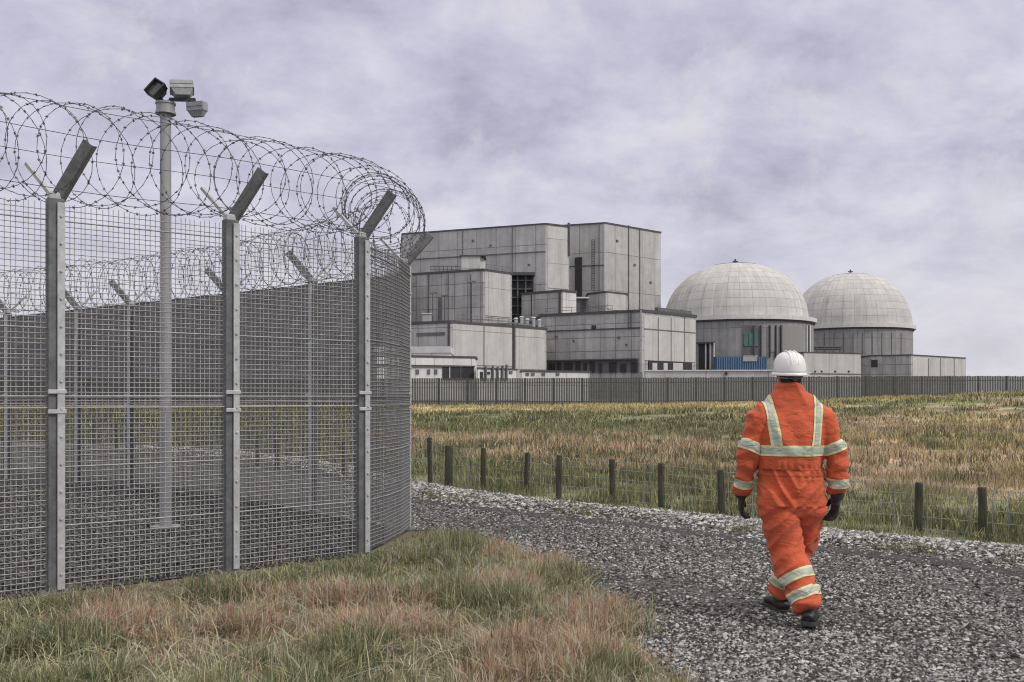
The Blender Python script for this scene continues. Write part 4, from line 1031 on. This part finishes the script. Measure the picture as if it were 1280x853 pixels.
# ------------------------------------------------------------------ the worker
def m_fabric(name, colr, var=0.14, rough=0.85):
    m, N, L, b = newmat(name)
    tc = N('ShaderNodeTexCoord')
    n = N('ShaderNodeTexNoise'); n.inputs['Scale'].default_value = 7; n.inputs['Detail'].default_value = 7; n.inputs['Roughness'].default_value = 0.7; L(tc.outputs['Object'], n.inputs['Vector'])
    r = N('ShaderNodeMapRange'); L(n.outputs['Fac'], r.inputs['Value']); r.inputs['From Min'].default_value = 0.3; r.inputs['From Max'].default_value = 0.7
    r.inputs['To Min'].default_value = 1 - var; r.inputs['To Max'].default_value = 1 + var
    v = N('ShaderNodeVectorMath'); v.operation = 'SCALE'; v.inputs[0].default_value = colr; L(r.outputs[0], v.inputs['Scale']); L(v.outputs[0], b.inputs['Base Color'])
    b.inputs['Roughness'].default_value = rough; b.inputs['Sheen Weight'].default_value = 0.1
    n2 = N('ShaderNodeTexNoise'); n2.inputs['Scale'].default_value = 9; n2.inputs['Detail'].default_value = 5; n2.inputs['Distortion'].default_value = 0.8
    mp = N('ShaderNodeMapping'); mp.inputs['Scale'].default_value = (1, 1, 1.9); mp.inputs['Rotation'].default_value = (0, 0.5, 0); L(tc.outputs['Object'], mp.inputs[0]); L(mp.outputs[0], n2.inputs['Vector'])
    bp = N('ShaderNodeBump'); bp.inputs['Strength'].default_value = 0.6; bp.inputs['Distance'].default_value = 0.035; L(n2.outputs['Fac'], bp.inputs['Height']); L(bp.outputs[0], b.inputs['Normal'])
    return m
M['orange'] = m_fabric('orange_coverall', (0.58, 0.105, 0.042))
_nt = M['orange'].node_tree; _b = _nt.nodes['Principled BSDF']; _tc = _nt.nodes.new('ShaderNodeTexCoord'); _n = _nt.nodes.new('ShaderNodeTexNoise'); _n.inputs['Scale'].default_value = 3.2; _n.inputs['Detail'].default_value = 8; _n.inputs['Roughness'].default_value = 0.7; _nt.links.new(_tc.outputs['Object'], _n.inputs['Vector'])
_r = _nt.nodes.new('ShaderNodeMapRange'); _r.inputs['From Min'].default_value = 0.5; _r.inputs['From Max'].default_value = 0.72; _r.inputs['To Max'].default_value = 0.5; _nt.links.new(_n.outputs['Fac'], _r.inputs['Value'])
_m = _nt.nodes.new('ShaderNodeMix'); _m.data_type = 'RGBA'; _nt.links.new(_r.outputs[0], _m.inputs['Factor']); _nt.links.new(_b.inputs['Base Color'].links[0].from_socket, _m.inputs['A']); _m.inputs['B'].default_value = (0.30, 0.075, 0.04, 1); _nt.links.new(_m.outputs['Result'], _b.inputs['Base Color'])
M['lime'] = m_fabric('lime_tape', (0.70, 0.68, 0.40), 0.1, 0.6)
M['silver'] = m_fabric('silver_tape', (0.40, 0.47, 0.41), 0.12, 0.45)
M['glove'] = m_fabric('black_glove', (0.025, 0.026, 0.028), 0.3, 0.7)
M['boot'] = m_plain('black_leather', (0.022, 0.022, 0.024), 0.5, 0, 0.4, 14, 0.4)
M['sole'] = m_plain('rubber_sole', (0.04, 0.04, 0.042), 0.8, 0, 0.3, 30, 0.3)
M['skin'] = m_plain('skin', (0.42, 0.24, 0.17), 0.6, 0, 0.12, 30, 0.05)
M['hair'] = m_plain('dark_hair', (0.025, 0.02, 0.017), 0.7, 0, 0.4, 60, 0.6, (1, 1, 0.2))
M['helmet'] = m_plain('white_helmet', (0.74, 0.74, 0.75), 0.35, 0, 0.06, 9, 0.0)

WX, WY = 1.915, 6.6
LOCAL = True
wk = empty('person', (WX, WY, 0), 'worker in orange coveralls with reflective bands and white hard hat, walking away along the road', 'person')

def solid(mb, voxel, smooth=4, fold=None, fac=0.5):
    """merge overlapping lofts into one continuous surface"""
    me = bpy.data.meshes.new('tmp'); me.from_pydata(mb.v, [], mb.f)
    o = bpy.data.objects.new('tmp', me); COL.objects.link(o)
    m = o.modifiers.new('r', 'REMESH'); m.mode = 'VOXEL'; m.voxel_size = voxel
    if smooth: s = o.modifiers.new('s', 'SMOOTH'); s.iterations = smooth; s.factor = fac
    bpy.context.view_layer.update()
    dg = bpy.context.evaluated_depsgraph_get()
    me2 = bpy.data.meshes.new_from_object(o.evaluated_get(dg))
    bpy.data.objects.remove(o); bpy.data.meshes.remove(me)
    if fold:
        me2.update(); cos = [v.co.copy() for v in me2.vertices]; nor = [v.normal.copy() for v in me2.vertices]
        for i, (c, n_) in enumerate(zip(cos, nor)): me2.vertices[i].co = c + n_ * fold(c)
        me2.update()
    for p in me2.polygons: p.use_smooth = True
    return me2

# joints, in the worker's own space (x right, y ahead, z up)
SH_L, EL_L, WR_L = Vector((-0.210, 0.0, 1.412)), Vector((-0.296, 0.0, 1.115)), Vector((-0.314, 0.09, 0.885))
SH_R, EL_R, WR_R = Vector((0.218, 0.0, 1.412)), Vector((0.306, -0.05, 1.115)), Vector((0.314, -0.02, 0.885))
HP_L, KN_L, AN_L = Vector((-0.105, -0.01, 0.86)), Vector((-0.035, -0.03, 0.49)), Vector((0.055, -0.235, 0.115))
HP_R, KN_R, AN_R = Vector((0.115, 0.01, 0.86)), Vector((0.125, 0.19, 0.50)), Vector((0.015, 0.30, 0.115))
def lerp(a, b, t): return a + (b - a) * t

# body: head, neck, torso, arms and legs as one skinned figure inside the clothes
mb = MB()
mb.loft([((0, 0, 0.78), .13, .10), ((0, 0, .95), .16, .11), ((0, 0, 1.05), .145, .105), ((0, 0, 1.25), .17, .12), ((0, 0, 1.42), .175, .10), ((0, .0, 1.50), .10, .075), ((0, .01, 1.55), .062, .062), ((0, .02, 1.64), .058, .06)])
mb.loft([((0, .035, 1.585), .035, .05), ((0, .04, 1.62), .058, .080), ((0, .035, 1.67), .070, .096), ((0, .03, 1.73), .076, .102), ((0, .025, 1.78), .070, .095), ((0, .02, 1.815), .045, .06), ((0, .02, 1.825), .01, .015)])
mb.loft([((0, .135, 1.715), .008, .008), ((0, .147, 1.685), .013, .014), ((0, .142, 1.668), .016, .012)])      # nose
mb.loft([((-.022, .128, 1.640), .006, .008), ((0, .134, 1.641), .006, .011), ((.022, .128, 1.640), .006, .008)])   # mouth
for s_ in (-1, 1): mb.loft([((s_ * .074, .02, 1.655), .010, .016), ((s_ * .082, .015, 1.69), .012, .024), ((s_ * .079, .015, 1.715), .009, .018)])   # ears
for S_, E_, W_ in ((SH_L, EL_L, WR_L), (SH_R, EL_R, WR_R)): mb.loft([(lerp(Vector((0, 0, 1.40)), S_, 0.6), .06, .06), (S_, .055, .055), (lerp(S_, E_, .5), .05, .05), (E_, .042, .042), (lerp(E_, W_, .4), .042, .042), (W_, .03, .03)])
for H_, K_, A_n in ((HP_L, KN_L, AN_L), (HP_R, KN_R, AN_R)): mb.loft([(H_, .08, .08), (lerp(H_, K_, .5), .072, .072), (K_, .055, .055), (lerp(K_, A_n, .35), .055, .055), (A_n, .036, .036)])
body = link('body', solid(mb, 0.009, 3), M['skin'], wk)
for s_ in (-1, 1):
    mb = MB(); mb.loft([((s_ * .031, .122, 1.702), .004, .004), ((s_ * .031, .122, 1.711), .011, .011), ((s_ * .031, .122, 1.720), .004, .004)], 10); mb.build('eye', M['white'], body, smooth=True)

# coverall
def fold(c):
    x, y, z = c; v = Vector((x, y, z))
    d_ = noise.noise(v * 5.0) * 0.007
    arm = abs(x) > 0.27 and z > 0.8
    def rid(q, a): return a * (1 - 2.2 * abs(noise.noise(q)))
    if arm:
        d_ += rid(Vector((x * 5, y * 5 + z * 4, z * 13)), 0.019) * (1.0 if z < 1.28 else 0.5)
    elif z > 1.05:
        d_ += rid(Vector((x * 8 + z * 2.5, y * 4, z * 2.6)), 0.014)
        d_ += 0.004 * math.sin(x * 150 + 3 * noise.noise(v * 9)) * math.exp(-((z - 1.05) / 0.06) ** 2)
    elif z > 0.80:
        d_ += 0.0045 * math.sin(x * 130 + 4 * noise.noise(v * 8)) * math.exp(-((z - 1.03) / 0.06) ** 2)
        d_ += rid(Vector((x * 6 + 9, y * 5, z * 10 - abs(x) * 12)), 0.020)
    else:
        sgn = -1 if y < 0.06 else 1
        d_ += rid(Vector((x * 4, y * 4, z * 9.5 + sgn * x * 9)), 0.026)
        d_ += 0.006 * math.sin(z * 75 + 5 * noise.noise(v * 6)) * math.exp(-((z - 0.20) / 0.09) ** 2)
    return d_
mb = MB()
mb.loft([((0, 0, .735), .13, .10), ((0, 0, .80), .20, .145), ((0, -.01, .90), .213, .152), ((0, 0, .99), .211, .147), ((0, 0, 1.035), .208, .142), ((0, 0, 1.09), .222, .150), ((0.005, 0, 1.18), .232, .155),
         ((0.008, -.005, 1.30), .238, .152), ((.006, -.005, 1.39), .236, .140), ((.004, 0, 1.455), .205, .118), ((.002, 0, 1.50), .178, .104), ((0, .004, 1.545), .140, .096), ((0, .01, 1.585), .098, .090)], 28)
mb.loft([((0, .008, 1.56), .102, .094), ((0, .01, 1.60), .098, .094), ((0, .012, 1.626), .094, .092)], 28)
for sg, S_, E_, W_ in ((-1, SH_L, EL_L, WR_L), (1, SH_R, EL_R, WR_R)):
    mb.loft([(Vector((sg * .10, 0, 1.455)), .06, .07), (lerp(Vector((sg * .10, 0, 1.455)), S_, 0.6), .082, .09), (S_ + Vector((sg * .008, 0, -.02)), .084, .096), (lerp(S_, E_, .35), .073, .086), (lerp(S_, E_, .7), .070, .078),
             (E_, .068, .073), (lerp(E_, W_, .35), .064, .068), (lerp(E_, W_, .75), .058, .060), (lerp(E_, W_, 1.02), .055, .056)], 22)
for H_, K_, A_n in ((HP_L, KN_L, AN_L), (HP_R, KN_R, AN_R)):
    mb.loft([(H_ + Vector((0, 0, .04)), .118, .132), (H_ - Vector((0, 0, .06)), .116, .132), (lerp(H_, K_, .45), .110, .118), (lerp(H_, K_, .8), .102, .108), (K_, .102, .106), (lerp(K_, A_n, .3), .099, .104),
             (lerp(K_, A_n, .65), .092, .096), (lerp(K_, A_n, .9), .090, .096), (lerp(K_, A_n, .96), .082, .088)], 24)
cov_me = solid(mb, 0.0085, 5, fold)
cover = link('coverall', cov_me, M['orange'], wk)

def tape(planes, name='reflective_band'):
    """strip of the coverall's own surface between cutting planes, stood off the cloth; a silver stripe runs down its middle"""
    def cut(pl, off):
        bm = bmesh.new(); bm.from_mesh(cov_me)
        for co, no in pl:
            bmesh.ops.bisect_plane(bm, geom=bm.verts[:] + bm.edges[:] + bm.faces[:], dist=1e-6, plane_co=co, plane_no=no, clear_outer=True)
        bm.normal_update()
        for v in bm.verts: v.co += v.normal * off
        me = bpy.data.meshes.new(name); bm.to_mesh(me); bm.free()
        for p in me.polygons: p.use_smooth = True
        return me
    (c0, n0), (c1, n1) = planes[0], planes[1]
    outer = link(name, cut(planes, 0.0045), M['lime'], cover)
    c0, c1, n0, n1 = Vector(c0), Vector(c1), Vector(n0).normalized(), Vector(n1).normalized()
    wd = abs((c1 - c0).dot(n0)); m0, m1 = c0 - n0 * wd * 0.24, c1 - n1 * wd * 0.24
    link('silver_stripe', cut([(m0, n0), (m1, n1)] + planes[2:], 0.0068), M['silver'], outer)
def band(p, ax, half, extra):
    p, ax = Vector(p), Vector(ax).normalized(); tape([(p + ax * half, ax), (p - ax * half, -ax)] + extra)
XM = 0.228
band((0, 0, 1.180), (0, 0, 1), 0.036, [((XM + .006, 0, 0), (1, 0, 0)), ((-XM, 0, 0), (-1, 0, 0))])
for sg, S_, E_, W_ in ((-1, SH_L, EL_L, WR_L), (1, SH_R, EL_R, WR_R)):
    band(lerp(S_, E_, 0.72) , Vector((sg * -0.42, 0.1, 1)), 0.036, [((sg * (XM + .004), 0, 0), (-sg, 0, 0))])
    band(lerp(E_, W_, 0.66), (E_ - W_), 0.034, [((sg * 0.232, 0, 0), (-sg, 0, 0))])
    a_, b_ = Vector((sg * .168, 0, 1.5)), Vector((sg * .128, 0, 1.2)); t_ = (a_ - b_).normalized(); nn = Vector((t_.z, 0, -t_.x))
    tape([(a_ + nn * .034, nn), (a_ - nn * .034, -nn), ((0, 0, 1.214), (0, 0, -1)), ((0, 0, 1.56), (0, 0, 1))])
for t_ in (0.45, 0.74): band(lerp(KN_L, AN_L, t_), (KN_L - AN_L) + Vector((-.05, 0, 0)), 0.034, [((0, 0.055, 0), (0, 1, 0)), ((0, 0, 0.55), (0, 0, 1))])
for t_ in (0.40, 0.72): band(lerp(KN_R, AN_R, t_), (KN_R - AN_R), 0.034, [((0, 0.13, 0), (0, -1, 0)), ((0, 0, 0.55), (0, 0, 1))])
# seams: waist and centre back
for pl in ([((0, 0, 1.052), (0, 0, 1)), ((0, 0, 1.046), (0, 0, -1)), ((.235, 0, 0), (1, 0, 0)), ((-.235, 0, 0), (-1, 0, 0))], [((0, 0, 1.013), (0, 0, 1)), ((0, 0, 1.007), (0, 0, -1)), ((.235, 0, 0), (1, 0, 0)), ((-.235, 0, 0), (-1, 0, 0))]):
    bm = bmesh.new(); bm.from_mesh(cov_me)
    for co, no in pl: bmesh.ops.bisect_plane(bm, geom=bm.verts[:] + bm.edges[:] + bm.faces[:], dist=1e-6, plane_co=co, plane_no=no, clear_outer=True)
    for v in bm.verts: v.co += v.normal * 0.003
    me = bpy.data.meshes.new('seam'); bm.to_mesh(me); bm.free(); link('seam', me, m_fabric('stitched_seam', (0.42, 0.075, 0.03)) if 'seam' not in M else M['seam'], cover)

# gloves: palm, four unequal curled fingers and a thumb from the side of the palm
def glove(W_, down, fwd, sg):
    down, fwd = Vector(down).normalized(), Vector(fwd); fwd = (fwd - down * fwd.dot(down)).normalized(); inn = Vector((-sg, 0, 0)); inn = (inn - down * inn.dot(down) - fwd * inn.dot(fwd)).normalized()
    G_ = 1.16; P_ = lambda a, b, c: W_ + (down * a + fwd * b + inn * c) * G_      # along the hand, across towards the thumb, towards the palm
    mb = MB()
    mb.loft([(P_(-.05, 0, 0), .050, .050), (P_(.0, 0, 0), .046, .046), (P_(.014, 0, 0), .040, .040)], 16)
    def slab(a0, a1, wd0, wd1, th): 
        vs_ = []
        for a, wd in ((a0, wd0), (a1, wd1)):
            for k_ in range(16):
                t = 2 * math.pi * k_ / 16; vs_.append(P_(a, wd * math.cos(t), th * math.sin(t) + .004))
        mb.add(vs_, [(i, (i + 1) % 16, 16 + (i + 1) % 16, 16 + i) for i in range(16)] + [tuple(reversed(range(16))), tuple(range(16, 32))])
    slab(.0, .05, .034, .045, .021); slab(.045, .098, .045, .043, .019)
    for b, ln, r_ in ((.034, .072, .0115), (.0115, .082, .012), (-.0115, .076, .0115), (-.033, .060, .0105)):
        c1, c2, c3 = .45, 1.05, 1.5
        p0 = P_(.082, b, .0); p1 = P_(.098, b * 1.02, .004); p2 = p1 + (down * math.cos(c1) + inn * math.sin(c1)) * ln * .48 * G_; p3 = p2 + (down * math.cos(c2) + inn * math.sin(c2)) * ln * .32 * G_; p4 = p3 + (down * math.cos(c3) + inn * math.sin(c3)) * ln * .25 * G_
        r_ *= 1.2; mb.loft([(p0, r_, r_), (p1, r_ * 1.08, r_ * 1.08), (p2, r_ * 1.04, r_ * 1.04), (p3, r_ * .95, r_ * .95), (p4, r_ * .62, r_ * .62)], 10)
    t0, t1 = P_(.022, .030, .006), P_(.055, .058, .016); t2, t3 = P_(.085, .066, .030), P_(.106, .060, .040)
    mb.loft([(t0, .019, .019), (t1, .0175, .0175), (t2, .0155, .0155), (t3, .010, .010)], 10)
    return link('glove', solid(mb, 0.0038, 2), M['glove'], wk)
glove(lerp(EL_L, WR_L, 1.10), WR_L - EL_L + Vector((0.02, -.02, 0)), (0.1, 1, 0), -1)
glove(lerp(EL_R, WR_R, 1.10), WR_R - EL_R + Vector((-0.02, .02, 0)), (-0.1, 1, 0), 1)

# boots
def boot(A_n, yaw, pitch, heel_z):
    Rm = Matrix.Rotation(R(yaw), 3, 'Z') @ Matrix.Rotation(R(pitch), 3, 'X')
    base = Vector((A_n.x, A_n.y, 0)); P_ = lambda x, y, z: base + Vector((0, 0, heel_z)) + Rm @ Vector((x * 1.15, y * 1.1, z * 1.05))
    mb = MB()
    mb.loft([(P_(0, .0, .20), .055, .060), (P_(0, -.005, .13), .052, .062), (P_(0, .0, .085), .050, .075), (P_(0, .01, .045), .047, .088)], 18)
    mb.loft([(P_(0, -.085, .05), .030, .022), (P_(0, -.07, .055), .042, .038), (P_(0, 0, .06), .046, .045), (P_(0, .07, .062), .048, .042), (P_(0, .13, .055), .052, .034), (P_(0, .18, .048), .048, .028), (P_(0, .21, .042), .030, .016)], 18)
    o = link('boot', solid(mb, 0.006, 2), M['boot'], wk)
    so = MB(); ol = [(-.036, -.088), (-.02, -.102), (.02, -.102), (.036, -.088), (.042, -.03), (.044, .05), (.054, .12), (.05, .175), (.03, .21), (0, .222), (-.03, .21), (-.05, .175), (-.052, .12), (-.042, .05), (-.042, -.03)]
    vs_ = [P_(x, y, 0.003) for x, y in ol] + [P_(x * 1.03, y * 1.02, 0.030) for x, y in ol]; k_ = len(ol)
    so.add(vs_, [(i, (i + 1) % k_, k_ + (i + 1) % k_, k_ + i) for i in range(k_)] + [tuple(reversed(range(k_))), tuple(range(k_, 2 * k_))])
    so.box(P_(0, -.06, .008), (.075, .07, .02), Rm); so.build('sole', M['sole'], o)
boot(AN_L, -24, -9, 0.026)
boot(AN_R, 8, 0, 0.0)

# hair at the nape and the hard hat
mb = MB(); mb.loft([((0, -.030, 1.605), .050, .030), ((0, -.018, 1.64), .066, .062), ((0, .004, 1.69), .078, .088), ((0, .010, 1.74), .080, .098)], 24)
link('hair', solid(mb, 0.007, 2, lambda c: 0.002 * noise.noise(Vector(c) * 60)), M['hair'], wk)
hx, hy, hz_ = 0.0, 0.02, 1.700
def hel(r_, z, k_=1.0): return ((hx, hy, hz_ + z), r_ * .108, r_ * .138 * k_, (0, -.06, 1))
mb = MB(); mb.loft([hel(1.0, 0), hel(1.0, .03), hel(.975, .065), hel(.90, .10), hel(.76, .128), hel(.52, .148), hel(.25, .157), hel(.02, .159)], 40)
sh = mb.build('helmet_shell', M['helmet'], wk, smooth=True)
mb = MB(); mb.loft([((hx, hy + .012, hz_ - .008), .117, .158, (0, -.06, 1)), ((hx, hy + .012, hz_ - .002), .121, .163, (0, -.06, 1)), ((hx, hy + .010, hz_ + .008), .114, .152, (0, -.06, 1)), ((hx, hy, hz_ + .016), .106, .137, (0, -.06, 1))], 40); mb.build('brim', M['helmet'], sh, smooth=True)
mb = MB()
for k_ in (-1, 0, 1):
    pts = [Vector((hx + k_ * .030 * (1 - 0.25 * abs(math.cos(t))), hy - math.cos(t) * .132, hz_ + .018 + .1425 * math.sin(t) ** 0.8)) for t in np.linspace(0.25, math.pi - 0.25, 14)]
    for a, b in zip(pts, pts[1:]): mb.cyl(a, b, .0045, n=8)
mb.build('ridge', M['helmet'], sh)
mb = MB()
for a0, a1 in ((200, 245), (250, 290), (295, 340)):
    for k_ in range(6):
        t0, t1 = R(a0 + (a1 - a0) * k_ / 6), R(a0 + (a1 - a0) * (k_ + 1) / 6)
        q = lambda t, z: Vector((hx + .093 * math.cos(t), hy - .0 + .118 * math.sin(t), hz_ + z))
        mb.bar(q(t0, -.022 - .008 * abs(math.sin(t0))), q(t1, -.022 - .008 * abs(math.sin(t1))), .012, .004)
mb.build('nape_strap', M['galv'], sh)
mb = MB(); mb.cyl((hx, hy - .118, hz_ - .032), (hx, hy - .138, hz_ - .034), .017, n=14); mb.build('ratchet_knob', M['black'], sh)

# ------------------------------------------------------------------ groups of like things
for o in bpy.data.objects:
    k_ = o.name.split('.')[0]
    g_ = {'annex_block': 'concrete annex blocks of the power station', 'domed_reactor': 'domed reactor buildings', 'reactor_hall': 'tall reactor blocks', 'roof_mast': 'lamp masts on the low roof',
          'site_shed': 'white site sheds', 'site_cabin': 'white site cabins', 'security_fence': 'mesh security fences of the compound', 'razor_wire': 'razor wire coils on the compound fences'}.get(k_)
    if g_ and o.parent is None: o['group'] = g_
